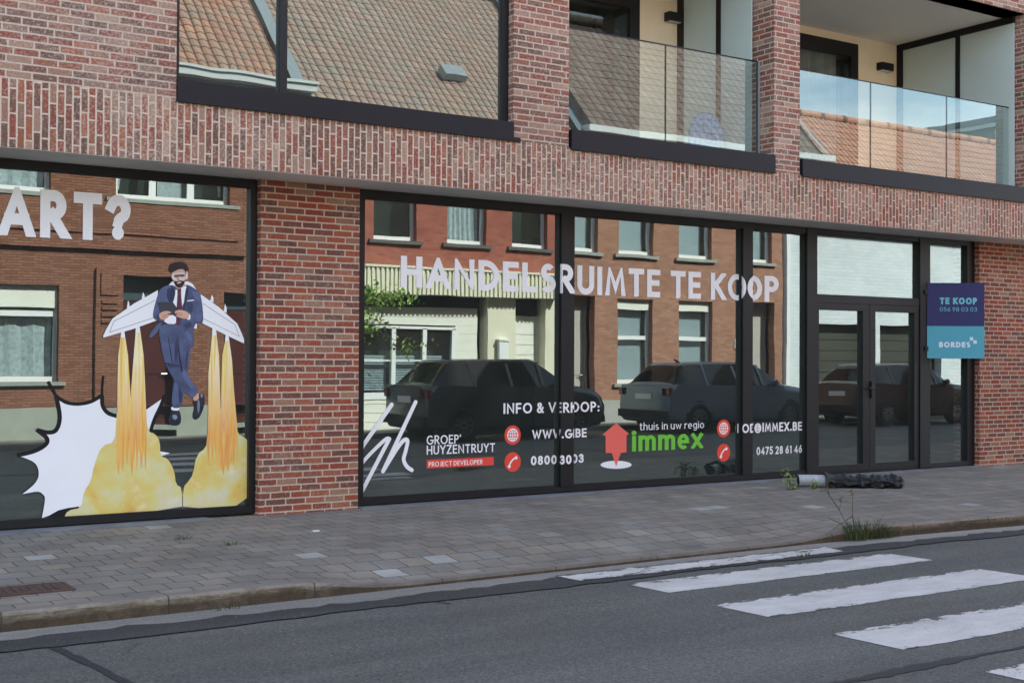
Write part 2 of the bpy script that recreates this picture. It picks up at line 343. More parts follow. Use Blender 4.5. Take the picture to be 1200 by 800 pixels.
# road
def road_mat(name, a, b_, gran=.25, patch=.25, scale=160, tint=None):
    m, t, b = newmat(name); g = G(m); b.inputs['Roughness'].default_value = .82; b.inputs['Specular IOR Level'].default_value = .35
    ob = g.n('ShaderNodeTexCoord').outputs['Object']
    col = g.mix(g.noise(ob, .7, 6, .65), a, b_)
    mpn = g.n('ShaderNodeMapping'); mpn.inputs['Scale'].default_value = (.25,1.6,1); g.l(ob, mpn.inputs['Vector'])
    col = g.mix(1, col, g.ramp(g.noise(mpn.outputs[0], 1.2, 5, .6), [(.3, 1-patch), (.7, 1+patch*.6)]), 'MULTIPLY')
    col = g.mix(1, col, g.ramp(g.noise(ob, scale, 3, .8), [(.3, 1-gran), (.7, 1+gran)]), 'MULTIPLY')
    sp = g.noise(ob, 2.1, 7, .75, .8); col = g.mix(g.mapr(sp, .66, .76, 0, .55), col, S(42,42,44))
    col = g.mix(g.mapr(g.noise(ob, .55, 5, .6, .6), .5, .68, 0, .45), col, g.mix(1, col, (1.12,1.0,.88,1), 'MULTIPLY'))
    sp2 = g.noise(ob, 34, 3, .6); col = g.mix(g.mapr(sp2, .66, .70, 0, .5), col, S(138,134,126)); col = g.mix(g.mapr(sp2, .34, .30, 0, .5), col, S(36,36,36))
    g.l(col, b.inputs['Base Color'])
    bm = g.n('ShaderNodeBump'); bm.inputs['Strength'].default_value = .5; bm.inputs['Distance'].default_value = .006
    g.l(g.noise(ob, scale, 3, .8), bm.inputs['Height']); g.l(bm.outputs[0], b.inputs['Normal']); return m
M['road'] = road_mat('worn_grey_road', S(76,77,74), S(91,90,86), .62, .26, 62)
M['asphalt'] = road_mat('dark_asphalt_seam', S(50,50,50), S(64,63,62), .6, .4, 60)
M['gut'] = road_mat('pale_gutter_concrete', S(120,118,113), S(136,131,124), .36, .3, 70)
ROADZ = -.172
mb = MB(); mb.face(((-80,-11.55,ROADZ),(80,-11.55,ROADZ),(80,-3.25,ROADZ),(-80,-3.25,ROADZ))); struct(mb.build('road', M['road']))
def ragged(name, x0, x1, f0, f1, z, mat, step=.12, j0=.012, j1=.012, rnd=None):
    "a thin sheet between two curves y=f0(x) > f1(x) with irregular edges"
    r = rnd or random.Random(len(name)); mb = MB(); n = int((x1-x0)/step); pts = []
    for i in range(n+1):
        x = x0+(x1-x0)*i/n; pts.append((x, f0(x)+r.uniform(-j0,j0), f1(x)+r.uniform(-j1,j1)))
    for a, b in zip(pts, pts[1:]): mb.face(((a[0],a[2],z),(b[0],b[2],z),(b[0],b[1],z),(a[0],a[1],z)))
    return struct(mb.build(name, mat))
ragged('gutter_strip', -20, 30, lambda x: ky(x)-.11, lambda x: ky(x)-.40, ROADZ+.004, M['gut'], j0=0, j1=.015)
ragged('asphalt_seam', -20, 30, lambda x: ky(x)-.37+.03*math.sin(x*1.3), lambda x: -3.90+.02*math.sin(x*2.1)-(max(0,x-9)*.06), ROADZ+.008, M['asphalt'], j0=.045, j1=.02)
M['tar'] = plain('black_tar_joint', S(40,40,42), .7, noise=.2, nscale=30)
ragged('tar_joint', -15, 30, lambda x: -6.76-.012*(x-5)+.02*math.sin(x*3.7), lambda x: -6.82-.012*(x-5)+.02*math.sin(x*3.1+1), ROADZ+.004, M['tar'], .07, .012, .014)
def cross_joint(x, y0, y1, wd):
    mb = MB(); n = 24; r = random.Random(3); pts = []
    for i in range(n+1):
        y = y0+(y1-y0)*i/n; xx = x + .03*math.sin(y*2.3)-(y-y0)*.07; pts.append((xx-wd/2+r.uniform(-.008,.008), xx+wd/2+r.uniform(-.01,.01), y))
    for a, b in zip(pts, pts[1:]): mb.face(((b[0],b[2],ROADZ+.0042),(b[1],b[2],ROADZ+.0042),(a[1],a[2],ROADZ+.0042),(a[0],a[2],ROADZ+.0042)))
    struct(mb.build('tar_joint', M['tar']))
cross_joint(1.74, -3.9, -6.7, .055); cross_joint(-3.2, -3.9, -6.7, .05); cross_joint(13.4, -3.9, -6.8, .05)
mb = MB(); r = random.Random(4); p = onZ(516, 706, ROADZ); pts = []
for i in range(9): pts.append((p.x+.02*i/9+r.uniform(-.015,.015), p.y+.09-.2*i/9))
for a, b in zip(pts, pts[1:]): mb.face(((b[0]-.008,b[1],ROADZ+.0041),(b[0]+.008,b[1],ROADZ+.0041),(a[0]+.008,a[1],ROADZ+.0041),(a[0]-.008,a[1],ROADZ+.0041)))
struct(mb.build('road_crack', M['tar']))
# crossing stripes
def paint_mat(wear):
    m, t, b = newmat('worn_white_road_paint'); g = G(m); b.inputs['Roughness'].default_value = .75
    tcn = g.n('ShaderNodeTexCoord'); ob = tcn.outputs['Object']
    mpn = g.n('ShaderNodeMapping'); mpn.inputs['Scale'].default_value = (1,2.2,1); g.l(ob, mpn.inputs['Vector'])
    sp = g.n('ShaderNodeSeparateXYZ'); g.l(tcn.outputs['UV'], sp.inputs[0])
    edge = g.mapr(g.math('ABSOLUTE', g.math('SUBTRACT', sp.outputs[1], .45)), .28, .52, 0, .22)
    n = g.math('ADD', g.noise(mpn.outputs[0], 6, 8, .72, .4), edge)
    n = g.math('ADD', n, g.math('MULTIPLY', g.noise(ob, 1.1, 2), .12))
    worn = g.mapr(n, wear, wear+.025)
    col = g.mix(1, S(188,185,180), g.ramp(g.noise(mpn.outputs[0], 2.2, 7, .7), [(.3, .72), (.7, 1.08)]), 'MULTIPLY')
    col = g.mix(1, col, g.ramp(g.noise(ob, 160, 3, .8), [(.3, .9), (.7, 1.08)]), 'MULTIPLY')
    worn = g.math('MAXIMUM', worn, g.math('MULTIPLY', g.mapr(g.math('ADD', g.noise(ob, 52, 3, .7), g.math('MULTIPLY', g.noise(ob, 2.5, 3), .3)), .80, .84), .85))
    col = g.mix(worn, col, S(76,74,70)); g.l(col, b.inputs['Base Color']); return m
M['paint'] = paint_mat(.755); M['paint_worn'] = paint_mat(.64)
def stripe(pts, mat, z):
    r = random.Random(5); a, b, c, d = [Vector((p[0], p[1], z)) for p in pts]; mb = MB(); n = 40; prev = None
    for i in range(n+1):
        t = i/n; f = a.lerp(b, t)+Vector((0, r.uniform(-.006,.006), 0)); e = d.lerp(c, t)+Vector((0, r.uniform(-.008,.008), 0))
        if prev: mb.face((prev[1], e, f, prev[0]), [(t-1/n,0),(t,0),(t,1),(t-1/n,1)])
        prev = (f, e)
    struct(mb.build('crosswalk_stripe', mat))
stripe(((5.42,-3.52),(8.24,-3.56),(8.2,-3.84),(5.46,-3.80)), M['paint_worn'], ROADZ+.0115)
for y0, y1 in ((-4.05,-4.47),(-4.95,-5.44),(-5.99,-6.49),(-7.05,-7.55),(-8.05,-8.55),(-9.05,-9.5)):
    stripe(((5.69,y0),(8.46+random.uniform(-.03,.06),y0-.02),(8.5,y1-.04),(5.73,y1)), M['paint'], ROADZ+.0035)
# threshold strip, far kerb and far pavement
mb = MB(); zt = -.012
for xa, xb in zip([-3+1.0*i for i in range(7)], [-2+1.0*i for i in range(7)]): mb.box(xa+.003, min(xb,4.46)-.003, -.2, .1, -.1, zt)
for i in range(10): mb.box(5.5+.96*i+.003, 5.5+.96*(i+1)-.003, -.17, .1, -.1, zt)
struct(mb.build('threshold_strip', plain('bluestone_threshold', S(112,112,116), .8, noise=.2, nscale=4, bump=.2)))
mb = MB(); mb.face(((-80,-13.05,-.09),(80,-13.05,-.09),(80,-11.62,-.075),(-80,-11.62,-.075))); struct(mb.build('far_pavement', M['pavers']))
mb = MB(); mb.box(-80,80,-11.62,-11.5,-.3,-.072, skip='-y -z'); struct(mb.build('far_kerb', plain('far_kerb_concrete', S(128,124,118), .9, noise=.1)))

# ================================================================== brick building
YF = -.577; ZB = 3.13
bld = thing('brick_building', 'red brick apartment building with a black framed shopfront below and glass balconies above', 'building', (9, 0, 0))
# --- upper wall
mb = MB(); TOP = 6.45
def wb(x0, x1, z0, z1, y1=-.25, skip='+y'): mb.box(x0, x1, YF, y1, z0, z1, skip=skip)
wb(-14, 3.49, 3.68, TOP); wb(6.965, 7.655, 3.66, TOP, 1.2, ''); wb(10.62, 11.045, 3.655, TOP, 1.7, ''); wb(15.45, 15.95, 3.66, TOP, 1.7, ''); wb(15.95, 48, 3.66, TOP)
wb(-14, 48, TOP, 12.4)  # unseen storeys, added and stretched sideways to shade the road and parked cars
mb.build('wall', M['brick_up'], bld)
mb = MB(); mb.box(-14, 48, YF, -.2, ZB, 3.655, skip='+y')
for a, b, c in ((-14,3.49,3.68),(6.965,7.655,3.66),(15.45,48,3.66)): mb.box(a, b, YF, -.25, 3.655, c, skip='+y -z')
mb.build('soldier_course_band', M['brick_band'], bld)
mb = MB(); mb.box(-14, 48, .3, 10, 6.3, 12.4, skip='-z'); mb.box(-14,48,9.8,10,-.1,6.3); mb.box(-14,-13.8,.3,9.8,-.1,6.3); mb.box(47.8,48,.3,9.8,-.1,6.3)  # unseen bulk of the building, added as a shadow caster
mb.build('unseen_rear_walls', M['brick_up'], bld)
mb = MB(); mb.box(-14, 48, YF+.004, .2, ZB-.004, ZB-.0015); mb.build('soffit', M['soffit'], bld)
for x0, x1 in ((4.468, 5.492), (15.105, 19.0)):
    mb = MB(); mb.box(x0, x1, -.08, .35, -.12, ZB-.0045, skip='+z'); mb.build('pillar', M['brick_low'], bld)
mb = MB(); mb.box(19.0, 48, -.06, .35, -.12, ZB-.0045); mb.build('lower_wall', M['brick_low'], bld)  # unseen, extended sideways along with the shadow casting storeys
# --- dark shop interior
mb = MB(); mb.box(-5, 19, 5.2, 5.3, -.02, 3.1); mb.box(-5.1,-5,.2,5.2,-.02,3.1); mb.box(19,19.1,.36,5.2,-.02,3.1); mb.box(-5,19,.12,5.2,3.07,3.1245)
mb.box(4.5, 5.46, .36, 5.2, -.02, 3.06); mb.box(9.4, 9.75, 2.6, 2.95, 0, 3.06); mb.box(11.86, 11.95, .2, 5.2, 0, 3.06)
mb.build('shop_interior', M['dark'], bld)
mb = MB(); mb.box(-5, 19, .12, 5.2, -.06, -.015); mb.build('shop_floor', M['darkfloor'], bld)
GY = .055
def pane(name, x0, x1, z0, z1, y, mat, parent):
    mb = MB(); mb.box(x0, x1, y, y+.006, z0, z1, skip='+y -x +x -z +z'); return mb.build(name, mat, parent)
def frame_obj(name, bars, parent):
    mb = MB()
    for b in bars: mb.box(*b)
    return mb.build(name, M['frame'], parent)
# left shop window
f = frame_obj('shop_window', [(-5.0,4.462,0,.12,0,.062), (-5.0,4.462,0,.12,3.06,3.1245), (4.40,4.462,.0,.12,.062,3.06), (-.1,.0,0,.12,.062,3.06)], bld)
mb = MB(); mb.box(-5.0,4.40,.012,.1,3.045,3.06); mb.box(-5,4.40,.012,.1,.062,.07); mb.build('glazing_bead', M['frame'], f)
pane('pane', -5.0, 4.44, .03, 3.09, GY, M['glass_shop'], f)
# middle shop window
f = frame_obj('shop_window', [(5.494,11.77,0,.12,0,.062), (5.494,11.77,0,.12,3.045,3.1245), (5.494,5.585,0,.12,.062,3.045), (7.975,8.15,-.012,.12,.062,3.045), (10.675,10.835,-.012,.12,.062,3.045)], bld)
for a, b in ((5.585,7.975),(8.15,10.675),(10.835,11.77)): 
    pane('pane', a-.02, b+.02, .04, 3.07, GY, M['glass_shop'], f)
    mb = MB(); mb.box(a, b, .015, .1, 3.03, 3.045); mb.box(a, b, .015, .1, .062, .075); mb.box(b-.014, b, .015, .1, .075, 3.03); mb.box(a, a+.014, .015, .1, .075, 3.03); mb.build('glazing_bead', M['frame'], f)
# entrance
f = frame_obj('entrance_door', [(11.77,11.95,-.012,.12,0,3.1245), (13.93,14.135,-.012,.12,0,3.1245), (11.95,13.93,0,.12,3.058,3.1245), (11.95,13.93,0,.12,2.185,2.29), (14.135,15.10,0,.12,3.06,3.1245), (14.135,15.10,0,.12,0,.06), (14.945,15.10,.0,.12,.06,3.06), (11.95,13.93,.01,.12,0,.022)], bld)
pane('transom_pane', 11.95, 13.93, 2.27, 3.08, GY, M['glass_shop'], f)
pane('side_pane', 14.12, 14.96, .04, 3.08, GY, M['glass_shop'], f)
for x0, x1, g0, g1 in ((11.953,12.937,11.997,12.815),(12.943,13.927,13.055,13.83)):
    lf = frame_obj('door_leaf', [(x0,g0,.004,.1,.026,2.182), (g1,x1,.004,.1,.026,2.182), (g0,g1,.004,.1,.026,.108), (g0,g1,.004,.1,2.095,2.182)], f)
    pane('leaf_pane', g0-.01, g1+.01, .1, 2.1, GY, M['glass_shop'], f)
mb = MB(); mb.box(12.955,12.995,-.02,.002,.96,1.18); mb.tube([(12.975,-.02,1.09),(12.975,-.06,1.09),(12.86,-.062,1.09)], .011, 8); mb.build('door_handle', M['black'], f)
# upper left window
UY = -.475
f = frame_obj('window', [(3.494,6.962,UY-.01,UY+.09,6.3,6.45), (3.494,3.515,UY-.095,UY+.09,3.83,6.3), (6.885,6.962,UY-.01,UY+.09,3.83,6.3), (4.475,4.545,UY-.02,UY+.09,3.83,6.3), (3.515,6.885,UY-.005,UY+.09,3.77,3.85)], bld)
pane('pane', 3.5, 6.9, 3.8, 6.35, UY+.03, M['glass_up'], f)
mb = MB(); mb.box(3.494, 6.955, YF-.028, UY+.05, 3.69, 3.842); mb.box(3.494, 7.035, YF-.03, YF+.05, 3.650, 3.69); mb.build('sill', M['frame_sill'], f)
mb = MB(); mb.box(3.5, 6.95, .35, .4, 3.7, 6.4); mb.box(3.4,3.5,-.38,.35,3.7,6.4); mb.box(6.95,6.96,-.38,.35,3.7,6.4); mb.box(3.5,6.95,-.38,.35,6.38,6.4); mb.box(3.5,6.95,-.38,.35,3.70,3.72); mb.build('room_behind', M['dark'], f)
# balconies
def balcony(x0, x1, yb, zc, door_r, cream_r, ymull, joints, door_top, ypart, curtain):
    n0 = MB(); n0.box(x0+.02, x1-.002, YF-.03, YF+.32, 3.635, 3.845); n0.box(x0+.02, x1-.002, YF-.032, YF-.03, 3.635, 3.655)
    root = n0.build('balcony', M['frame_sill'], bld)
    mb = MB(); mb.box(x0, x1, YF+.32, yb, 3.56, 3.72); mb.build('floor', M['balcfloor'], root)  # out of view, paled so it brightens walls and ceiling
    mb = MB(); mb.box(x0, x1+.02, YF+.02, yb+.1, zc, zc+.05); mb.build('ceiling', M['ceil'], root)
    mb = MB(); mb.box(x0, x1, YF, YF+.34, zc-.0, TOP, skip='+z'); mb.build('lintel', M['brick_up'], root)
    mb = MB(); mb.box(door_r, x1, yb, yb+.1, 3.72, zc); mb.box(x0, door_r, yb+.0, yb+.1, door_top+.003, zc); mb.build('back_wall', M['cream'], root)
    mb = MB(); d0 = x0+.05
    for b in ((d0,door_r-.003,yb-.03,yb+.05,door_top-.2,door_top), (door_r-.16,door_r-.003,yb-.03,yb+.05,3.72,door_top-.2), (d0,d0+.1,yb-.03,yb+.05,3.72,door_top-.2), (d0+.1,door_r-.16,yb-.03,yb+.05,3.72,3.8)): mb.box(*b)
    td = mb.build('terrace_door', M['frame'], root)
    pane('pane', d0+.08, door_r-.14, 3.78, door_top-.18, yb+.0, M['glass_low'], td)
    mb = MB(); 
    if curtain:
        n = 60
        for i in range(n):
            xa = d0+.1+(door_r-.3-d0)*i/n; xb = d0+.1+(door_r-.3-d0)*(i+1)/n
            ya = yb+.2+.05*math.sin(i*1.3); yb2 = yb+.2+.05*math.sin((i+1)*1.3)
            mb.face(((xa,ya,3.75),(xb,yb2,3.75),(xb,yb2,door_top),(xa,ya,door_top)))
        mb.build('curtain', M['curtain'], td, smooth=True)
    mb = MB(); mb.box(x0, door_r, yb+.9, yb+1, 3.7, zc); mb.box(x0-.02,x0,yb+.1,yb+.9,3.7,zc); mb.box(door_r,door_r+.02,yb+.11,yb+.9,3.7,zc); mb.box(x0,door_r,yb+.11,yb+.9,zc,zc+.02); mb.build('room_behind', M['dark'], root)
    # glazed partition on the right side
    mb = MB(); X = x1-.02
    for b in ((X-.05,X,ypart,yb-.002,zc-.1,zc-.002), (X-.05,X,yb-.11,yb-.002,3.72,zc-.1), (X-.05,X,ymull-.035,ymull+.035,3.72,zc-.1), (X-.05,X,ypart,yb-.11,3.72,3.78)): mb.box(*b)
    pt = mb.build('glazed_partition', M['frame'], root)
    mb = MB(); mb.box(X-.03, X-.015, ypart, ymull-.035, 3.78, zc-.1); mb.box(X-.03, X-.015, ymull+.035, yb-.11, 3.78, zc-.1); mb.build('frosted_pane', M['frost'], pt)
    ed = [x0+.012] + joints + [x1-.03]
    for a, b in zip(ed, ed[1:]):
        mb = MB(); mb.box(a+.006, b-.006, -.335, -.318, 3.80, 4.985, skip='+y -x +x -z +z'); bp = mb.build('balustrade_pane', M['glass_rail'], root)
        mb = MB(); mb.box(a+.002, b-.002, -.338, -.315, 4.986, 4.998); mb.box(b-.008, b+.004, -.337, -.316, 3.8, 4.985); mb.build('edge_strip', M['frame'], bp)
    mb = MB(); mb.box(x1-.028, x1-.004, -.35, -.30, 3.8, 4.99); mb.build('side_bracket', M['zinc'], root)
    return root
def yj(px, py): return onY(px, py, -.327).x
balcony(7.655, 10.62, 1.08, 6.22, 9.92, 10.6, .315, [yj(780,53), yj(846,66)][:1], 6.02, -.25, False)
balcony(11.045, 15.45, 1.6, 6.26, 14.5, 15.4, .5, [yj(1020,94), yj(1109,107)], 6.14, -.42, True)
def wall_lamp(x, y, z, lab):
    t = thing('wall_lamp', lab, 'wall lamp', (x, y, z), 'black box lamps on the balcony walls')
    mb = MB(); mb.box(x-.13, x+.13, y-.11, y-.002, z-.055, z+.055); mb.build('lamp_body', M['black'], t)
    mb = MB(); mb.box(x-.10, x+.10, y-.09, y-.02, z-.06, z-.0555); mb.build('diffuser', M['whitepvc'], t)
    mb = MB(); mb.box(x-.06, x+.06, y-.003, y-.0005, z-.04, z+.04); mb.build('mount_plate', M['black'], t)
_l1 = onY(791, 21, 1.02); _l2 = onY(1037, 79, 1.55)
wall_lamp(_l1.x, 1.08, _l1.z, 'black box wall lamp on cream wall of the left balcony, above the plain dark door')
wall_lamp(_l2.x, 1.6, _l2.z, 'black box wall lamp on cream wall of the right balcony, beside the curtained door')
# low chair behind the left balustrade
M['pvcblue'] = plain('pale_blue_woven_plastic', S(136,164,200), .5, noise=.4, nscale=22)
M['chairleg'] = plain('chair_metal', S(150,152,156), .4, .6)
cx, cyy = 10.22, .12
t = thing('garden_chair', 'pale blue round backed low garden chair behind the left balcony glass', 'chair', (cx, cyy, 3.72))
mb = MB(); n = 14
for sgn, d in ((1, 0), (-1, .03)):
    for i in range(n):
        a0 = math.pi*i/n; a1 = math.pi*(i+1)/n
        mb.face([(cx-.27*math.cos(a), cyy+.02+d, 4.12+.30*math.sin(a)) for a in (a0, a1)][::sgn] + [(cx-.27*math.cos(a), cyy+.02+d, 4.1) for a in (a1, a0)][::sgn])
mb.box(cx-.27, cx+.27, cyy+.02, cyy+.05, 3.95, 4.1)
mb.build('backrest', M['pvcblue'], t)
mb = MB(); mb.box(cx-.27, cx+.27, cyy+.05, cyy+.5, 3.98, 4.03); mb.build('seat', M['pvcblue'], t)
for sx in (-1, 1):
    for yy in (.06, .46):
        mb = MB(); mb.tube([(cx+sx*.24, cyy+yy, 3.98), (cx+sx*.27, cyy+yy, 3.72)], .014, 8); mb.build('leg', M['chairleg'], t)

# ================================================================== the far side of the street (seen in the glass)
YH = -13.0
def tile_mat(name, cols, moss, mk):
    m, t, b = newmat(name); g = G(m); b.inputs['Roughness'].default_value = .85; b.inputs['Specular IOR Level'].default_value = .2
    tcn = g.n('ShaderNodeTexCoord'); uv = tcn.outputs['UV']; sp = g.n('ShaderNodeSeparateXYZ'); g.l(uv, sp.inputs[0])
    cb = g.n('ShaderNodeCombineXYZ'); g.l(g.math('FLOOR', sp.outputs[0]), cb.inputs[0]); g.l(g.math('FLOOR', sp.outputs[1]), cb.inputs[1])
    wn = g.n('ShaderNodeTexWhiteNoise', noise_dimensions='2D'); g.l(cb.outputs[0], wn.inputs['Vector'])
    col = g.ramp(wn.outputs['Value'], [(i/(len(cols)-1), c) for i, c in enumerate(cols)])
    ob = tcn.outputs['Object']; n = g.noise(ob, 2.2, 6, .7)
    col = g.mix(g.mapr(n, .5-mk*.12, .62, 0, mk), col, moss)
    fr = g.math('FRACT', sp.outputs[0]); lineu = g.math('LESS_THAN', g.math('ABSOLUTE', g.math('SUBTRACT', fr, .88)), .085)
    fv = g.math('FRACT', sp.outputs[1]); linev = g.math('LESS_THAN', fv, .05)
    col = g.mix(g.math('MULTIPLY', g.math('MAXIMUM', lineu, g.math('MULTIPLY', linev, .55)), .8), col, S(96,60,46)); g.l(col, b.inputs['Base Color']); return m
M['tileA'] = tile_mat('orange_pantiles', [S(176,128,104), S(182,138,114), S(166,120,98), S(186,144,120)], S(146,140,126), .65)
M['tileB'] = tile_mat('weathered_pantiles', [S(168,142,126), S(160,134,120), S(174,150,134), S(156,130,114)], S(142,142,132), .65)
M['tileC'] = tile_mat('dark_brown_roof_tiles', [S(112,98,90), S(104,92,86), S(120,106,98)], S(124,118,110), .3)
M['tileD'] = tile_mat('red_pantiles', [S(188,136,114), S(180,126,104), S(194,146,124), S(172,120,100)], S(168,146,128), .4)
def tile_roof(name, mat, parent, x0, x1, ze, ye, yr, ang=45, tw=.205, th=.33, amp=.024):
    mb = MB(); T = math.tan(R_(ang)); L_ = (ye-yr)/math.cos(R_(ang)); rows = int(L_/th); nc = int((x1-x0)/tw); cs = 5
    ny, nzv = math.sin(R_(ang)), math.cos(R_(ang))
    def P(i, s, lift):
        u = i/cs; h = amp*math.sin(2*math.pi*u)+lift; d = s*math.cos(R_(ang))
        return (x0+u*tw, ye-d+h*ny, ze+s*math.sin(R_(ang))+h*nzv)
    for r in range(rows):
        s0, s1 = r*th, (r+1)*th
        for i in range(nc*cs):
            uv = [(i/cs, r+.001), ((i+1)/cs-.0001, r+.001), ((i+1)/cs-.0001, r+.999), (i/cs, r+.999)]
            mb.face((P(i,s0,.014), P(i+1,s0,.014), P(i+1,s1,0), P(i,s1,0)), uv)
            if r: mb.face((P(i,s0,0), P(i+1,s0,0), P(i+1,s0,.014), P(i,s0,.014)), [(i/cs,r+.01)]*4)
    # the back slope closes the roof
    zr = ze+(ye-yr)*T
    mb.face(((x0,2*yr-ye,ze),(x1,2*yr-ye,ze),(x1,yr,zr),(x0,yr,zr))[::-1]); mb.face(((x0,ye,ze-.02),(x0,yr,zr-.02),(x0,2*yr-ye,ze-.02))); mb.face(((x1,ye,ze-.02),(x1,2*yr-ye,ze-.02),(x1,yr,zr-.02)))
    ro = mb.build(name, mat, parent)
    mb = MB(); n = int((x1-x0)/.38)
    for i in range(n):
        xa = x0+(x1-x0)*i/n; xb = x0+(x1-x0)*(i+1)/n; mb.tube([(xa,yr,zr+.01),(xb+.03,yr,zr+.035)], .12, 10)
    mb.build('ridge', mat, ro)
    return ro
def house_wall(mb, x0, x1, z0, z1, ops, y=YH, depth=.22):
    "front sheet facing +y with openings and their reveals"
    X = sorted({x0, x1, *[o[0] for o in ops], *[o[1] for o in ops]}); Z = sorted({z0, z1, *[o[2] for o in ops], *[o[3] for o in ops]})
    for xa, xb in zip(X, X[1:]):
        for za, zb in zip(Z, Z[1:]):
            c = ((xa+xb)/2, (za+zb)/2)
            if any(o[0] < c[0] < o[1] and o[2] < c[1] < o[3] for o in ops): continue
            mb.face(((xb,y,za),(xa,y,za),(xa,y,zb),(xb,y,zb)))
    for a, b, c, d in ops:
        mb.face(((a,y,c),(a,y-depth,c),(a,y-depth,d),(a,y,d))); mb.face(((b,y-depth,c),(b,y,c),(b,y,d),(b,y-depth,d)))
        mb.face(((a,y,d),(a,y-depth,d),(b,y-depth,d),(b,y,d))); mb.face(((a,y-depth,c),(a,y,c),(b,y,c),(b,y-depth,c)))
def house_box(mb, x0, x1, z0, z1, y=YH, yb=-21):
    mb.face(((x0,y,z0),(x0,y,z1),(x0,yb,z1),(x0,yb,z0))); mb.face(((x1,y,z0),(x1,yb,z0),(x1,yb,z1),(x1,y,z1))); mb.face(((x0,yb,z0),(x0,yb,z1),(x1,yb,z1),(x1,yb,z0)))
def hwindow(parent, a, b, c, d, lights=1, sill=M['stone'], inner='blind', y=YH, transom=None, sillext=.13, fw=.07, shade=0):
    mb = MB(); yf = y-.14; 
    for q in ((a,b,yf-.06,yf,c,c+fw+.03),(a,b,yf-.06,yf,d-fw,d),(a,a+fw,yf-.06,yf,c+fw+.03,d-fw),(b-fw,b,yf-.06,yf,c+fw+.03,d-fw)): mb.box(*q)
    for k in range(1, lights):
        xx = a+(b-a)*k/lights; mb.box(xx-.07, xx+.07, yf-.06, yf-.002, c+fw+.03, d-fw)
    if transom: mb.box(a+fw, b-fw, yf-.06, yf-.002, transom-.05, transom+.05)
    f = mb.build('window', M['whitepvc'], parent)
    mb = MB(); mb.box(a+fw, b-fw, yf-.05, yf-.044, c+.1, d-fw, skip='-y -x +x -z +z'); mb.build('pane', glass_house, f)
    mb = MB()
    if inner == 'blind': mb.box(a+fw+.0, b-fw-.06, yf-.16, yf-.15, c+.1, d-.08); mb.build('blind', M['blind'], f)
    elif inner == 'lace':
        n = 26; 
        for i in range(n):
            xa = a+fw+(b-a-2*fw)*i/n; xb = a+fw+(b-a-2*fw)*(i+1)/n
            mb.face(((xb,yf-.16+.02*math.sin((i+1)*1.7),c+.1),(xa,yf-.16+.02*math.sin(i*1.7),c+.1),(xa,yf-.16+.02*math.sin(i*1.7),d-.1),(xb,yf-.16+.02*math.sin((i+1)*1.7),d-.1)))
        mb.build('curtain', M['lace'], f)
    elif inner == 'swag':
        for k in range(lights):
            xa = a+(b-a)*k/lights+.1; xb = a+(b-a)*(k+1)/lights-.1
            if k != 1:
                s_ = 1 if k == 0 else -1; xe = xa if k == 0 else xb
                mb.face(((xe,yf-.15,d-.1),(xe+s_*.35,yf-.15,d-.1),(xe+s_*.1,yf-.15,c+.75),(xe+s_*.04,yf-.15,c+.2),(xe,yf-.15,c+.2)))
            else: mb.box((xa+xb)/2-.24, (xa+xb)/2+.24, yf-.16, yf-.15, c+.1, d-.5)
        mb.build('curtain', M['lace'], f)
    if shade: mb = MB(); mb.box(a+.02, b-.02, yf+.002, yf+.04, d-shade, d); mb.build('roller_shutter', M['whiteclad'], f)
    mb = MB(); mb.box(a-sillext, b+sillext, y-.13, y+.07, c-.075, c-.001); mb.build('sill', sill, f)
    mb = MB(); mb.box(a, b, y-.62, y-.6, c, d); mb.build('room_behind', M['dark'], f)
    return f
glass_house = glass('house_pane_glass', .12, (.75,.82,.84,1), .7)
def hdoor(parent, a, b, c, d, mat, y=YH, rec=.2, fan=0):
    mb = MB(); mb.box(a+.05, b-.05, y-rec-.05, y-rec, c, d-fan); mb.box(a+.14, b-.14, y-rec, y-rec+.015, c+.15, c+.85); mb.box(a+.14, b-.14, y-rec, y-rec+.015, c+1.0, d-fan-.12)
    dr = mb.build('door', mat, parent)
    mb = MB(); mb.box(a, a+.05, y-rec-.06, y-rec+.02, c, d); mb.box(b-.05, b, y-rec-.06, y-rec+.02, c, d); mb.box(a+.05, b-.05, y-rec-.06, y-rec+.02, d-.05, d); mb.build('door_frame', mat, dr)
    if fan: mb = MB(); mb.box(a+.05, b-.05, y-rec-.05, y-rec-.04, d-fan+.02, d-.05); mb.build('fanlight', M['houseglass'], dr)
    mb = MB(); mb.tube([(b-.13,y-rec,c+1.0),(b-.13,y-rec+.06,c+1.0),(b-.24,y-rec+.06,c+1.0)], .012, 6); mb.build('handle', M['steel'], dr)
    mb = MB(); mb.box(a, b, y-rec-.05, y+.12, c-.08, c-.002); mb.build('step', M['stone'], dr)
    return dr
GZ = -.12
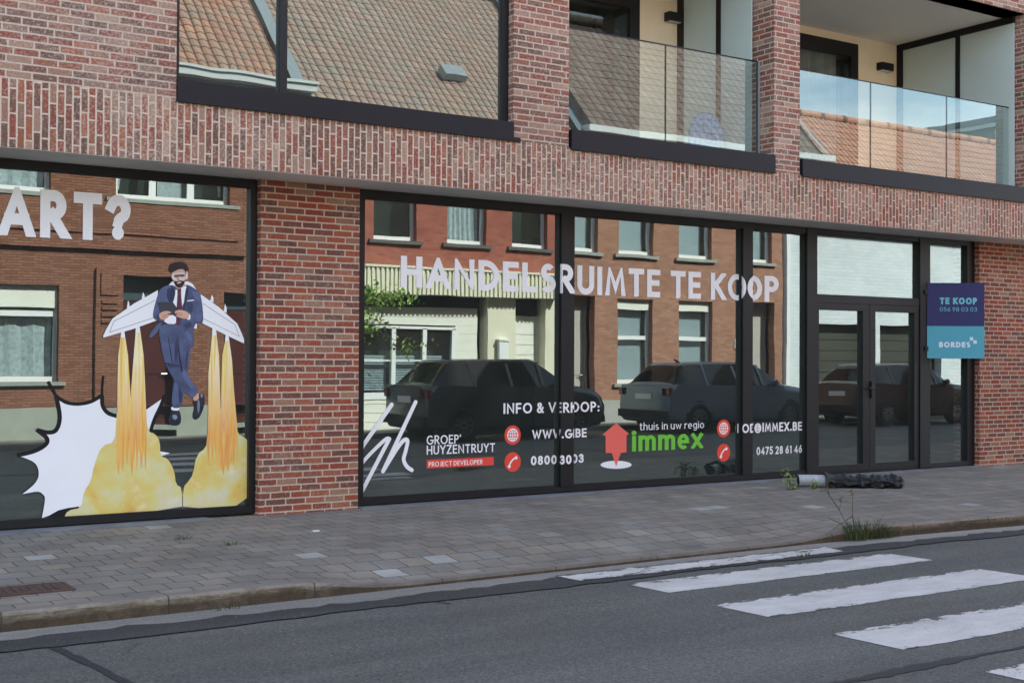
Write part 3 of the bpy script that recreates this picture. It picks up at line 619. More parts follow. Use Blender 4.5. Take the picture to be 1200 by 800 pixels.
# house A : brown brick
A = thing('brown_brick_house', 'brown ribbed brick town house with dark red doors and orange pantile roof', 'house', (6.4, YH, GZ), 'terraced houses across the street')
ops = [(2.9,5.78,.98,2.78),(6.95,8.02,.12,3.02),(9.0,9.95,.12,2.75),(3.4,5.62,4.5,5.75),(6.82,9.1,4.5,5.75)]
mb = MB(); house_wall(mb, 2.4, 10.4, .5, 6.75, ops[:1]+[(6.95,8.02,.5,3.02),(9.0,9.95,.5,2.75)]+ops[3:]); house_box(mb, 2.4, 10.4, GZ, 6.75)
mb.build('wall', M['brick_A'], A)
mb = MB()
for a, b in ((2.4,6.95),(8.02,9.0),(9.95,10.4)): mb = MB(); mb.box(a, b, YH-.05, YH+.05, GZ, .5); mb.build('plinth', M['plinth'], A)
mb = MB()
mb.box(2.6, 9.45, YH+.001, YH+.09, 3.5, 3.76); mb.box(2.6, 9.3, YH+.001, YH+.06, 3.80, 4.40); mb.box(6.45,6.95,YH+.001,YH+.07,.5,3.15); mb.box(8.02,8.5,YH+.001,YH+.07,.5,3.15); mb.box(6.95,8.02,YH+.001,YH+.07,3.02,3.15)
for k in range(4): mb.box(6.56, 6.84, YH+.071, YH+.10, 2.1+.12*k, 2.16+.12*k)
mb.box(6.54,6.86,YH+.071,YH+.1,2.62,3.05)
mb.build('brick_band', M['brick_A'], A)
hwindow(A, 2.9, 5.78, .98, 2.78, 2, inner='lace', transom=2.25, shade=.42); hwindow(A, 3.4, 5.62, 4.5, 5.75, 2, inner='lace'); hwindow(A, 6.82, 9.1, 4.5, 5.75, 3, inner='swag', sillext=.2)
hdoor(A, 6.95, 8.02, .12, 3.02, M['reddoor'], fan=.5); hdoor(A, 9.0, 9.95, .12, 2.75, M['reddoor'], fan=.35)
tile_roof('roof', M['tileA'], A, 2.4, 9.9, 6.93, -12.82, -17, 45, .19, .25, .018)
mb = MB(); mb.box(2.4, 10.44, -12.98, -12.7, 6.76, 6.93); mb.box(2.4, 10.46, -12.72, -12.66, 6.90, 6.95); mb.build('gutter', M['gutter'], A)
mb = MB(); s_ = 4.2
mb.face(((9.9,-12.75,6.95),(10.15,-12.75,6.95),(10.15,-12.75-s_,6.95+s_),(9.9,-12.75-s_,6.95+s_))); mb.box(10.15,10.4,-17,-12.9,6.0,6.9); mb.build('roof_flashing', M['zinc'], A)
# house B : red brick over a shopfront
B = thing('red_brick_house', 'red brick house over a former shop with cream corrugated fascia and white cladding', 'house', (13.8, YH, GZ), 'terraced houses across the street')
ups = [(12.34,13.39),(14.17,15.21),(15.91,16.91),(10.7,11.6)]
mb = MB(); house_wall(mb, 10.4, 17.2, 3.4, 6.42, [(a,b,4.02,5.75) for a, b in ups]); house_box(mb, 10.4, 17.2, GZ, 6.42); mb.build('wall', M['brick_B'], B)
for i, (a, b) in enumerate(ups): hwindow(B, a, b, 4.02, 5.75, 1, sill=M['darkstone'], inner=['none','lace','none','none'][i])
mb = MB(); n = 120
for i in range(n):
    xa = 10.45+(17.08-10.45)*i/n; xb = 10.45+(17.08-10.45)*(i+1)/n; d = .30 if i % 2 else .265
    mb.box(xa, xb, YH-.1, YH+d, 2.84, 3.40, skip='-y')
mb.box(10.45, 17.1, YH-.1, YH+.32, 3.401, 3.45); mb.build('corrugated_fascia', M['creamclad'], B)
mb = MB()
mb.box(15.22, 15.98, YH-.3, YH+.06, GZ, 2.838); mb.box(16.82, 17.2, YH-.3, YH+.06, GZ, 2.838); mb.build('cream_pier', M['creamclad'], B)
mb = MB(); zz = GZ
while zz < 2.5:
    if not (.55 < zz < 2.1): mb.box(10.45, 15.05, YH-.25, YH-.12, zz, min(zz+.19, 2.6)); mb.box(10.45,15.05,YH-.13,YH-.112,zz+.18,zz+.188)
    else: mb.box(14.47, 15.05, YH-.25, YH-.12, zz, zz+.19)
    zz += .193
mb.build('cladding', M['whiteclad'], B)
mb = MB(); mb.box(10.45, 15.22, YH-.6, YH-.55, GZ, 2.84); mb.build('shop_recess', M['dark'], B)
mb = MB()
for a in (10.45, 12.05, 12.55+.3, 13.62, 14.38): mb.box(a, a+.1, YH-.2, YH-.1, .62, 2.12)
mb.box(10.45,14.48,YH-.2,YH-.1,.55,.7); mb.box(10.45,14.48,YH-.2,YH-.1,2.1,2.16); mb.box(10.45,14.48,YH-.19,YH-.12,1.38,1.41)
wf = mb.build('window', M['whitepvc'], B)
mb = MB(); mb.box(10.5,14.4,YH-.17,YH-.165,.7,2.1,skip='-y -x +x -z +z'); mb.build('pane', glass_house, wf)
for a, b in ((10.7,11.9),(12.2,12.8),(13.0,13.5),(13.8,14.2)):
    mb = MB()
    for k in range(14): mb.box(a, b, YH-.3, YH-.28, .75+.055*k, .79+.055*k)
    mb.build('slatted_blind', M['blind'], wf)
dr = hdoor(B, 15.98, 16.82, GZ, 2.45, M['whiteclad'], rec=.22)
mb = MB(); 
for k in range(9): mb.box(16.05, 16.75, YH-.215, YH-.2, .1+.24*k, .11+.24*k)
mb.build('groove', M['stone'], dr)
mb = MB(); mb.box(15.98,16.82,YH-.5,YH-.45,2.45,2.84); mb.build('dark_transom', M['dark'], B)
mb = MB(); mb.box(15.45,15.72,YH+.061,YH+.18,1.45,1.85); mb.box(15.43,15.74,YH+.061,YH+.2,1.851,1.89); mb.build('letterbox', M['whitepvc'], B)
rB = tile_roof('roof', M['tileB'], B, 10.42, 17.15, 6.5, -12.8, -17, 45, .19, .25, .016)
mb = MB(); mb.box(10.46, 17.2, -12.98, -12.72, 6.36, 6.48); mb.build('gutter', M['zinc'], B)
mb = MB(); p = [(14.0,-13.88,7.66),(14.55,-13.88,7.66),(14.55,-14.16,7.94),(14.0,-14.16,7.94)]
q_ = [(x, y+.12, z+.12) for x, y, z in p]; mb.face(q_)
for i in range(4): mb.face((p[i], p[(i+1)%4], q_[(i+1)%4], q_[i]))
mb.build('skylight', M['zinc'], rB)
mb = MB(); s_ = 4.2; mb.face(((17.15,-12.72,6.58),(17.42,-12.72,6.58),(17.42,-12.72-s_,6.58+s_),(17.15,-12.72-s_,6.58+s_))); mb.build('roof_flashing', plain('blue_grey_flashing', S(96,112,124), .5), rB)
# house C : orange red brick pair
C = thing('two_door_brick_house', 'orange red brick house with two grey doors and dark brown tiled roof', 'house', (20.9, YH, GZ), 'terraced houses across the street')
ups = [(17.4,18.40),(19.03,20.13),(20.97,22.06),(23.25,24.22)]; gw = [(19.01,20.11),(20.97,22.1)]; dd = [(17.35,18.31),(23.36,24.32)]
mb = MB(); house_wall(mb, 17.2, 24.62, .45, 6.7, [(a,b,4.02,5.5) for a, b in ups]+[(a,b,.86,2.94) for a, b in gw]+[(a,b,.45,2.98) for a, b in dd]); house_box(mb, 17.2, 24.62, GZ, 6.7); mb.build('wall', M['brick_C'], C)
M['plinthC'] = plain('grey_plinth', S(160,162,158), .9, noise=.08, nscale=3)
for a, b in ((17.2,17.35),(18.31,23.36),(24.32,24.62)): mb = MB(); mb.box(a, b, YH-.05, YH+.04, GZ, .45); mb.build('plinth', M['plinthC'], C)
for a, b in ups: hwindow(C, a, b, 4.02, 5.5, 1, inner='blind')
for a, b in gw: hwindow(C, a, b, .86, 2.94, 1, inner='blind', transom=1.98, shade=.26)
for a, b in dd: hdoor(C, a, b, .05, 2.98, M['greydoor'], rec=.35, fan=.0)
mb = MB(); mb.box(22.86,23.16,YH+.001,YH+.03,1.75,1.98); mb.build('house_plate', M['whitepvc'], C)
tile_roof('roof', M['tileC'], C, 17.42, 25.1, 6.85, -12.72, -17.2, 47, .26, .3, .014)
mb = MB(); mb.box(17.3, 25.45, -12.98, -12.66, 6.71, 6.86); mb.build('gutter', M['gutter'], C)
mb = MB(); mb.box(24.62,25.14,-17.3,-13,6.2,6.7); mb.face(((25.1,-12.7,6.9),(25.2,-12.7,6.9),(25.2,-17.2,11.75),(25.1,-17.2,11.75))); mb.face(((25.1,-12.7,6.7),(25.1,-17.2,6.7),(25.1,-17.2,11.7))); mb.build('verge', M['zinc'], C)
# house D : white painted
D = thing('white_painted_house', 'white painted brick house with olive grey garage gates and red pantile roof', 'house', (31, YH, GZ), 'terraced houses across the street')
gts = [(25.75,28.1),(28.5,31.2)]
mb = MB(); house_wall(mb, 24.65, 42, GZ, 5.3, [(a,b,GZ,2.46) for a, b in gts], depth=.3); house_box(mb, 24.65, 42, GZ, 5.3, yb=-21); mb.build('wall', M['brick_D'], D)
for a, b in gts:
    mb = MB(); mb.box(a, b, YH-.32, YH-.25, GZ, 2.46)
    for k in range(8): mb.box(a+.03, b-.03, YH-.251, YH-.235, GZ+.05+.3*k, GZ+.32+.3*k)
    mb.build('garage_gate', M['gate'], D)
mb = MB(); mb.box(24.68,24.8,YH+.001,YH+.1,GZ,5.3); mb.build('downpipe', M['whitepvc'], D)
tile_roof('roof', M['tileD'], D, 25.3, 42, 5.35, -12.75, -16.4, 44, .22, .33, .016)
mb = MB(); mb.box(25.2, 42, -12.98, -12.66, 5.2, 5.34); mb.build('gutter', M['zinc'], D)
E_ = thing('grey_gabled_house', 'tall grey gabled house rising behind the red pantile roof', 'house', (58, -28, 0))
mb = MB(); mb.box(53.8,66,-34,-27,0,13.2); mb.box(52.4,53.8,-33,-27.2,0,12.6); mb.build('wall', plain('grey_green_render', S(120,134,130), .9), E_)
mb = MB(); mb.face(((51.9,-26.9,12.6),(53.8,-26.9,13.25),(53.8,-33.2,13.25),(51.9,-33.2,12.6))); mb.box(53.6,66.2,-34.2,-26.8,13.2,13.5); mb.build('roof', plain('slate_roof', S(96,108,108), .8), E_)
# climbing plant on the shopfront
def leaf_cloud(mb, c, r, n, size, rnd):
    for _ in range(n):
        p = Vector((rnd.gauss(0,1),rnd.gauss(0,1),rnd.gauss(0,1))); p = Vector(c)+Vector((p.x*r[0],p.y*r[1],p.z*r[2]))
        a = Vector((rnd.uniform(-1,1),rnd.uniform(-1,1),rnd.uniform(-1,1))).normalized(); b = a.orthogonal().normalized(); s_ = size*rnd.uniform(.6,1.3)
        mb.face((p-a*s_, p+b*s_*.45, p+a*s_, p-b*s_*.45))
M['leaf'] = plain('green_leaf', S(140,170,84), .6, noise=.3, nscale=9)
M['bark'] = plain('bark', S(84,70,56), .9, noise=.2)
t = thing('street_shrub', 'leafy green climbing shrub hanging before the white clad shopfront', 'shrub', (11.6, -12.55, -.08))
mb = MB(); rnd = random.Random(2)
for c, r, n in (((11.75,-12.55,2.75),(.32,.12,.12),420), ((12.5,-12.5,2.72),(.3,.1,.1),240), ((11.9,-12.55,2.15),(.3,.1,.12),160), ((11.2,-12.55,2.6),(.4,.15,.4),500), ((12.9,-12.5,1.7),(.3,.1,.12),60)): leaf_cloud(mb, c, r, n, .055, rnd)
mb.build('foliage', M['leaf'], t)
mb = MB(); mb.tube([(11.1,-12.6,-.08),(11.15,-12.6,1),(11.3,-12.58,2.2),(11.8,-12.55,2.7),(12.6,-12.5,2.7)], .035, 8, r1=.012); mb.tube([(11.3,-12.58,2.0),(12.0,-12.55,2.1),(12.9,-12.5,1.7)], .015, 6, r1=.006); mb.build('stem', M['bark'], t)

# cars ------------------------------------------------------------
M['carglass'] = plain('car_window_glass', S(14,17,18), .04, spec=.22)
M['darkrim'] = plain('dark_alloy', S(104,106,108), .4, .6)
M['plate'] = plain('number_plate', S(220,220,214), .5)
M['tail'] = plain('red_lamp_glass', S(120,24,20), .2)
M['head'] = plain('clear_lamp_glass', S(190,196,200), .1)
def car(label, x0, yc, paint, length=4.4, hgt=1.46, hatch=.75, dim=False):
    z0 = ROADZ; t = thing('parked_car', label, 'car', (x0+length/2, yc, z0), 'cars parked across the street'); k = length/4.4; h = hgt/1.46
    st = [(0,.78,.36,.92,.95,.72,0),(.05,.87,.27,.98,1.0,.76,0),(.22,.90,.23,1.0,1.04,.76,1),(hatch,.91,.22,1.0,1.39,.62,0),(hatch+.35,.91,.22,.99,1.44,.645,0),(2.2,.91,.22,.97,1.46,.655,0),(2.75,.91,.22,.96,1.41,.635,1),(3.38,.91,.22,.95,1.04,.72,0),(3.9,.89,.22,.91,.95,.70,0),(4.22,.84,.24,.78,.83,.66,0),(4.4,.72,.32,.62,.65,.58,0)]
    rings = []
    for x, w_, zb, zt, zr, wr, _ in st:
        X = x0+x*k; half = [(0,zb),(w_*.9,zb),(w_,zb+.16),(w_+.01,.62*h),(w_*.97,zt*h),(wr,zr*h-.03),(wr*.7,zr*h),(0,zr*h+.012)]
        rings.append([(X, yc+y, z0+z) for y, z in half] + [(X, yc-y, z0+z) for y, z in half[-2:0:-1]])
    def cr(p0, p1, p2, p3, t_): return tuple(.5*(2*b+(c-a)*t_+(2*a-5*b+4*c-d)*t_*t_+(3*b-a-3*c+d)*t_**3) for a, b, c, d in zip(p0, p1, p2, p3))
    K = 4; fine = []
    for i in range(len(rings)-1):
        for q in range(K):
            fine.append([cr(rings[max(i-1,0)][j], rings[i][j], rings[i+1][j], rings[min(i+2,len(rings)-1)][j], q/K) for j in range(len(rings[0]))])
    fine.append(rings[-1]); n0 = len(rings[0]); rings = []
    for rg in fine:
        o = []
        for j in range(n0):
            o.append(rg[j]); o.append(cr(rg[j-1], rg[j], rg[(j+1)%n0], rg[(j+2)%n0], .5) if j not in (3, n0-4) and j not in (4, n0-5) else tuple((a+b)/2 for a, b in zip(rg[j], rg[(j+1)%n0])))
        rings.append(o)
    body, side, scr = MB(), MB(), []
    n = len(rings[0])
    scd = {}
    for ii, (a, b) in enumerate(zip(rings, rings[1:])):
        i = ii//K; isw = st[i][6]
        for jj in range(n):
            j = jj//2; q = (a[jj], a[(jj+1)%n], b[(jj+1)%n], b[jj])
            if isw and j in (5, 6, 7, 8): scd.setdefault('rear_window' if i < 4 else 'windscreen', MB()).face(q)
            elif j in (4, n0-5) and 2 <= i <= 6: side.face(q)
            else: body.face(q)
    scr = list(scd.items())
    body.face(rings[0][::-1]); body.face(rings[-1])
    bo = body.build('body', paint, t, smooth=True, weld=True); side.build('side_windows', M['carglass'], t, smooth=True, weld=True)
    for nm, s_ in scr: s_.build(nm, M['carglass'], t, smooth=True, weld=True)
    for sy in (-1, 1):
        for xx in (1.08, 1.95, 2.72):
            a_, b_ = (.885, .975), (.655, 1.425); q0 = Vector((0, yc+sy*(a_[0]+.008), z0+a_[1]*h+.004)); q1 = Vector((0, yc+sy*(b_[0]+.008), z0+b_[1]*h-.01)); mb = MB()
            f_ = [(x0+xx*k-.035, q0.y, q0.z), (x0+xx*k+.035, q0.y, q0.z), (x0+xx*k+.02, q1.y, q1.z), (x0+xx*k-.05, q1.y, q1.z)]; mb.face(f_ if sy < 0 else f_[::-1]); mb.build('door_pillar', paint, t)
        mb = MB()
        for xx in (1.55, 2.45): mb.box(x0+xx*k-.09, x0+xx*k+.09, yc+sy*.915-.012, yc+sy*.915+.012, z0+.80*h, z0+.825*h)
        mb.build('door_handle', paint, t)
    for sy in (-1, 1):
        mb = MB(); mb.tube([(x0+3.0*k, yc+sy*.9, z0+1.0*h), (x0+3.0*k, yc+sy*1.03, z0+1.04*h)], .075, 8, r1=.06); mb.build('mirror', paint, t)
        mb = MB(); mb.box(x0+.0, x0+.2, yc+sy*.74-.13, yc+sy*.74+.13, z0+.78*h, z0+.93*h); mb.build('tail_light', M['tail'], t)
        mb = MB(); mb.box(x0+4.16*k, x0+4.32*k, yc+sy*.62-.14, yc+sy*.62+.14, z0+.62*h, z0+.72*h); mb.build('headlight', M['head'], t)
        for xx in (.82, 3.52):
            cx_, cy_, cz_ = x0+xx*k, yc+sy*.82, z0+.335
            mb = MB(); nn = 28
            for a0 in range(nn):
                p0, p1 = 2*math.pi*a0/nn, 2*math.pi*(a0+1)/nn
                prof = ((.21,.112),(.30,.118),(.335,.09),(.335,-.09),(.30,-.118),(.21,-.112))
                for (r0, d0), (r1, d1) in zip(prof, prof[1:]):
                    mb.face([(cx_+r*math.cos(p), cy_+d, cz_+r*math.sin(p)) for r, d, p in ((r0,d0,p0),(r0,d0,p1),(r1,d1,p1),(r1,d1,p0))])
            wh = mb.build('wheel', M['rubber'], t, smooth=True)
            mb = MB(); yy = cy_+sy*.1
            for s5 in range(10):
                a = 2*math.pi*s5/10; d = Vector((math.cos(a),0,math.sin(a))); e = Vector((-math.sin(a),0,math.cos(a)))*.022; o_ = Vector((cx_,yy,cz_))
                mb.face((o_+d*.03-e, o_+d*.2-e, o_+d*.2+e, o_+d*.03+e))
            for a0 in range(nn):
                p0, p1 = 2*math.pi*a0/nn, 2*math.pi*(a0+1)/nn
                mb.face([(cx_+r*math.cos(p), yy, cz_+r*math.sin(p)) for r, p in ((.19,p0),(.19,p1),(.215,p1),(.215,p0))])
            mb.build('rim', M['darkrim'] if dim else M['steel'], wh)
            mb = MB(); yw = yc+sy*.918
            mb.face([(cx_+.385*math.cos(2*math.pi*q/nn), yw, max(z0+.2, cz_+.385*math.sin(2*math.pi*q/nn))) for q in range(nn)]); mb.build('wheel_arch', M['rubber'], t)
    mb = MB(); mb.box(x0-.02, x0+.04, yc-.26, yc+.26, z0+.70*h, z0+.81*h); mb.build('number_plate', M['plate'], t)
    mb = MB(); mb.box(x0-.05, x0+.12, yc-.84, yc+.84, z0+.34, z0+.50); mb.box(x0+4.3*k, x0+4.44*k, yc-.7, yc+.7, z0+.3, z0+.44); mb.build('bumper', M['rubber'], t)
    mb = MB(); mb.tube([(x0+1.0*k, yc, z0+1.44*h),(x0+.86*k, yc, z0+1.53*h)], .04, 6, r1=.01); mb.build('antenna', M['black'], t)
    return t
def carpaint(name, c): return plain(name, c, .22, .1, spec=.45)
car('black crossover car parked before the cream shopfront', 11.75, -10.45, carpaint('black_car_paint', S(56,61,63)), 4.35, 1.6, .62, dim=True)
car('dark blue grey estate car parked before the two grey doors', 17.75, -10.45, carpaint('blue_grey_car_paint', S(100,112,126)), 4.5, 1.56, .6, dim=True)
car('dark brown hatchback car parked before the olive garage gates', 23.95, -10.45, carpaint('brown_car_paint', S(74,58,52)), 4.3, 1.54, .6)

# ================================================================== lettering (own stroke alphabet)
def arc(cx, cy, rx, ry, a0, a1, n=18): return [(cx+rx*math.cos(R_(a0+(a1-a0)*i/n)), cy+ry*math.sin(R_(a0+(a1-a0)*i/n))) for i in range(n+1)]
def ell(cx, cy, rx, ry): return arc(cx, cy, rx, ry, 90, 450, 32)
GL = {  # width, strokes; unit cap height, centre lines
 'A': (.74, [[(0,0),(.37,1),(.74,0)], [(.15,.30),(.59,.30)]]),
 'B': (.50, [[(0,0),(0,1),(.26,1)]+arc(.26,.765,.2,.235,90,-90)+[(0,.53)], [(.24,.53)]+arc(.26,.265,.24,.265,90,-90)+[(0,0)]]),
 'C': (.74, [arc(.42,.5,.42,.5,45,315,28)]),
 'D': (.66, [[(0,0),(0,1),(.2,1)]+arc(.2,.5,.46,.5,90,-90,26)+[(0,0)]]),
 'E': (.46, [[(.46,1),(0,1),(0,0),(.46,0)], [(0,.52),(.42,.52)]]),
 'F': (.44, [[(.44,1),(0,1),(0,0)], [(0,.5),(.4,.5)]]),
 'G': (.78, [arc(.42,.5,.42,.5,45,340,28)+[(.84,.46),(.5,.46)]]),
 'H': (.62, [[(0,0),(0,1)], [(.62,0),(.62,1)], [(0,.5),(.62,.5)]]),
 'I': (.0, [[(0,0),(0,1)]]),
 'J': (.3, [[(.3,1),(.3,.2)]+arc(.12,.2,.18,.2,0,-120)]),
 'K': (.58, [[(0,0),(0,1)], [(.54,1),(.04,.46)], [(.16,.58),(.58,0)]]),
 'L': (.42, [[(0,1),(0,0),(.42,0)]]),
 'M': (.80, [[(0,0),(.1,1),(.40,.2),(.70,1),(.80,0)]]),
 'N': (.64, [[(0,0),(0,1),(.64,0),(.64,1)]]),
 'O': (.86, [ell(.43,.5,.43,.5)]),
 'P': (.48, [[(0,0),(0,1),(.24,1)]+arc(.24,.74,.24,.26,90,-90)+[(0,.48)]]),
 'R': (.54, [[(0,0),(0,1),(.25,1)]+arc(.25,.74,.24,.26,90,-90)+[(0,.48)], [(.22,.46),(.54,0)]]),
 'S': (.46, [arc(.24,.745,.21,.255,40,270,20)[:-1]+arc(.23,.255,.24,.245,90,-145,20)]),
 'T': (.58, [[(0,1),(.58,1)], [(.29,1),(.29,0)]]),
 'U': (.60, [[(0,1),(0,.3)]+arc(.3,.3,.3,.3,180,360,24)+[(.6,1)]]),
 'V': (.68, [[(0,1),(.34,0),(.68,1)]]),
 'W': (1.02, [[(0,1),(.26,0),(.51,.85),(.76,0),(1.02,1)]]),
 'X': (.6, [[(0,0),(.6,1)], [(0,1),(.6,0)]]),
 'Y': (.6, [[(0,1),(.3,.46),(.6,1)], [(.3,.46),(.3,0)]]),
 'Z': (.54, [[(0,1),(.54,1),(0,0),(.54,0)]]),
 '0': (.52, [ell(.26,.5,.26,.5)]), '1': (.22, [[(0,.82),(.2,1),(.2,0)]]),
 '2': (.46, [arc(.22,.73,.22,.27,160,-30,16)+[(0,0),(.46,0)]]), '3': (.46, [arc(.22,.76,.2,.24,150,-90,16), arc(.22,.26,.24,.26,90,-150,16)]),
 '4': (.54, [[(.4,0),(.4,1),(0,.26),(.54,.26)]]), '5': (.46, [[(.42,1),(.08,1),(.04,.58)]+arc(.21,.31,.24,.31,110,-145,18)]),
 '6': (.48, [[(.34,1),(.06,.5)]+arc(.24,.3,.24,.3,150,510,26)]), '7': (.46, [[(0,1),(.46,1),(.12,0)]]),
 '8': (.46, [ell(.23,.76,.19,.24), ell(.23,.26,.23,.26)]), '9': (.48, [[(.14,0),(.42,.5)]+arc(.24,.7,.24,.3,-30,330,26)]),
 '&': (.66, [[(.62,0),(.12,.72)]+arc(.25,.82,.17,.18,200,-20,14)+[(.08,.36)]+arc(.25,.22,.23,.22,140,330,16)+[(.6,.5)]]),
 '?': (.46, [arc(.2,.74,.24,.26,160,-42,16)+[(.27,.50),(.215,.44),(.2,.385)], 'dot(.19,.05)']),
 ':': (.05, ['dot(.02,.02)', 'dot(.02,.5)']), '.': (.05, ['dot(.02,.02)']), "'": (.05, [[(0,1),(0,.86)]]),
 '@': (.95, [arc(.48,.42,.46,.56,-60,290,30), ell(.46,.42,.2,.24), [(.68,.66),(.66,.3)]+arc(.78,.34,.12,.14,200,330,8)]),
 ' ': (.16, []),
 't': (.26, [[(.1,.9),(.1,.15)]+arc(.22,.13,.12,.13,180,290,6), [(0,.66),(.26,.66)]]), 'h': (.4, [[(0,0),(0,1)], [(0,.4)]+arc(.2,.44,.2,.22,180,0,12)+[(.4,0)]]),
 'u': (.4, [[(0,.66),(0,.22)]+arc(.2,.22,.2,.22,180,360,12)+[(.4,.66)], [(.4,.3),(.4,0)]]), 'i': (.0, [[(0,0),(0,.66)], 'dot(0,.92)']),
 's': (.32, [arc(.16,.49,.15,.17,40,270,12)[:-1]+arc(.16,.16,.16,.16,90,-145,12)]), 'n': (.4, [[(0,0),(0,.66)], [(0,.4)]+arc(.2,.44,.2,.22,180,0,12)+[(.4,0)]]),
 'w': (.66, [[(0,.66),(.17,0),(.33,.58),(.49,0),(.66,.66)]]), 'r': (.24, [[(0,0),(0,.66)], [(0,.4)]+arc(.2,.42,.2,.24,180,70,8)]),
 'e': (.44, [[(.01,.33),(.43,.33)]+arc(.22,.33,.21,.33,0,310,22)]), 'g': (.42, [ell(.21,.34,.21,.32), [(.42,.66),(.42,-.1)]+arc(.21,-.08,.21,.2,0,-150,12)]),
 'o': (.46, [ell(.23,.33,.23,.33)]), 'm': (.7, [[(0,0),(0,.66)], [(0,.42)]+arc(.175,.46,.175,.2,180,0,10)+[(.35,0)], [(.35,.42)]+arc(.525,.46,.175,.2,180,0,10)+[(.7,0)]]),
 'x': (.42, [[(0,0),(.42,.66)], [(0,.66),(.42,0)]]),
}
def stroke_poly(pts, w_):
    "quads of a mitred stroke with square ends"
    P_ = [Vector((p[0], p[1])) for p in pts]
    Q = [P_[0]]
    for p in P_[1:]:
        if (p-Q[-1]).length > 1e-5: Q.append(p)
    P_ = Q; closed = (P_[0]-P_[-1]).length < 1e-4 and len(P_) > 4
    if closed: P_ = P_[:-1]
    n = len(P_); h = w_/2; out = []
    if not closed:
        d0 = (P_[1]-P_[0]).normalized(); d1 = (P_[-1]-P_[-2]).normalized()
        P_ = [P_[0]-d0*0, *P_[1:-1], P_[-1]+d1*0]
    lft, rgt = [], []
    for i in range(n):
        a = P_[i-1] if (i > 0 or closed) else None; b = P_[(i+1)%n] if (i < n-1 or closed) else None
        d_in = (P_[i]-a).normalized() if a is not None else None; d_out = (b-P_[i]).normalized() if b is not None else None
        if d_in is None: d_in = d_out
        if d_out is None: d_out = d_in
        n1 = Vector((-d_in.y, d_in.x)); n2 = Vector((-d_out.y, d_out.x)); m = n1+n2
        if m.length < .3: m = n1*1.0
        else:
            m = m.normalized(); m = m*min(2.2, 1/max(.2, m.dot(n1)))
        lft.append(P_[i]+m*h); rgt.append(P_[i]-m*h)
    for i in range(n if closed else n-1):
        j = (i+1) % n; out.append((lft[i], lft[j], rgt[j], rgt[i]))
    return out
def clipy(p, y, up):
    out = []
    for i in range(len(p)):
        a, b = p[i], p[(i+1)%len(p)]; ia = (a.y >= y) == up or abs(a.y-y) < 1e-9; ib = (b.y >= y) == up or abs(b.y-y) < 1e-9
        if ia: out.append(a)
        if ia != ib: out.append(a.lerp(b, (y-a.y)/(b.y-a.y)))
    return out
def text_polys(s, weight, gap=.16):
    "polygons of the line in cap-height units; layer index keeps overlapping strokes apart"
    x = 0; res = []; first = True
    for ci, ch in enumerate(s):
        wd, strokes = GL[ch]; k = 1-weight; res_l = 0
        for st in strokes:
            if isinstance(st, str):
                cx_, cz_ = eval(st[3:]); r = weight*.62
                res.append(([Vector((x+weight/2+cx_*k+r*math.cos(2*math.pi*i/20), max(cz_, .0)*k+weight/2+ (r-weight/2)*(1 if cz_ < .3 else 0) + r*math.sin(2*math.pi*i/20))) for i in range(20)], res_l, ci))
            else:
                pts = [(x+weight/2+p[0]*k, weight/2+p[1]*k) for p in st]
                # square ends reach the cap lines
                if len(pts) > 1 and (Vector(pts[0])-Vector(pts[-1])).length > 1e-4:
                    a, b = Vector(pts[0]), Vector(pts[1]); d = (a-b).normalized()
                    if abs(d.y) > .8 or abs(d.x) > .95: pts[0] = tuple(a+d*weight/2/max(.8, abs(d.y), abs(d.x)))
                    a, b = Vector(pts[-1]), Vector(pts[-2]); d = (a-b).normalized()
                    if abs(d.y) > .8 or abs(d.x) > .95: pts[-1] = tuple(a+d*weight/2/max(.8, abs(d.y), abs(d.x)))
                if ch in 'AVWKRXYMNZ7246' and len(st) < 9 or ch in 'KRAXY':
                    for e_, f_ in ((0, 1), (-1, -2)):
                        if min(abs(st[e_][1]), abs(st[e_][1]-1)) < 1e-6:
                            a, b = Vector(pts[e_]), Vector(pts[f_]); d = (a-b).normalized()
                            if abs(d.y) > .3: pts[e_] = tuple(a+d*weight*.9)
                for q in stroke_poly(pts, weight):
                    q = clipy(clipy(list(q), 0, True), 1, False) if ch not in 'g@' else list(q)
                    if len(q) > 2: res.append((q, res_l, ci))
            res_l += 1
        x += wd*k+weight+(gap if ch != ' ' else 0)
    return res, x-gap
GLY = GY-.003
BARS = [(7.975,8.15,-.0125), (10.675,10.835,-.0125)]
MICRO = [0]
def add_flat(mb, pts):
    ar = sum(pts[i][0]*pts[(i+1)%len(pts)][2]-pts[(i+1)%len(pts)][0]*pts[i][2] for i in range(len(pts)))
    ay = sum(pts[i][1]*pts[(i+1)%len(pts)][2]-pts[(i+1)%len(pts)][1]*pts[i][2] for i in range(len(pts)))
    if abs(ar)+abs(ay) < 1e-8: return
    mb.face(pts if ar-ay > 0 else pts[::-1])
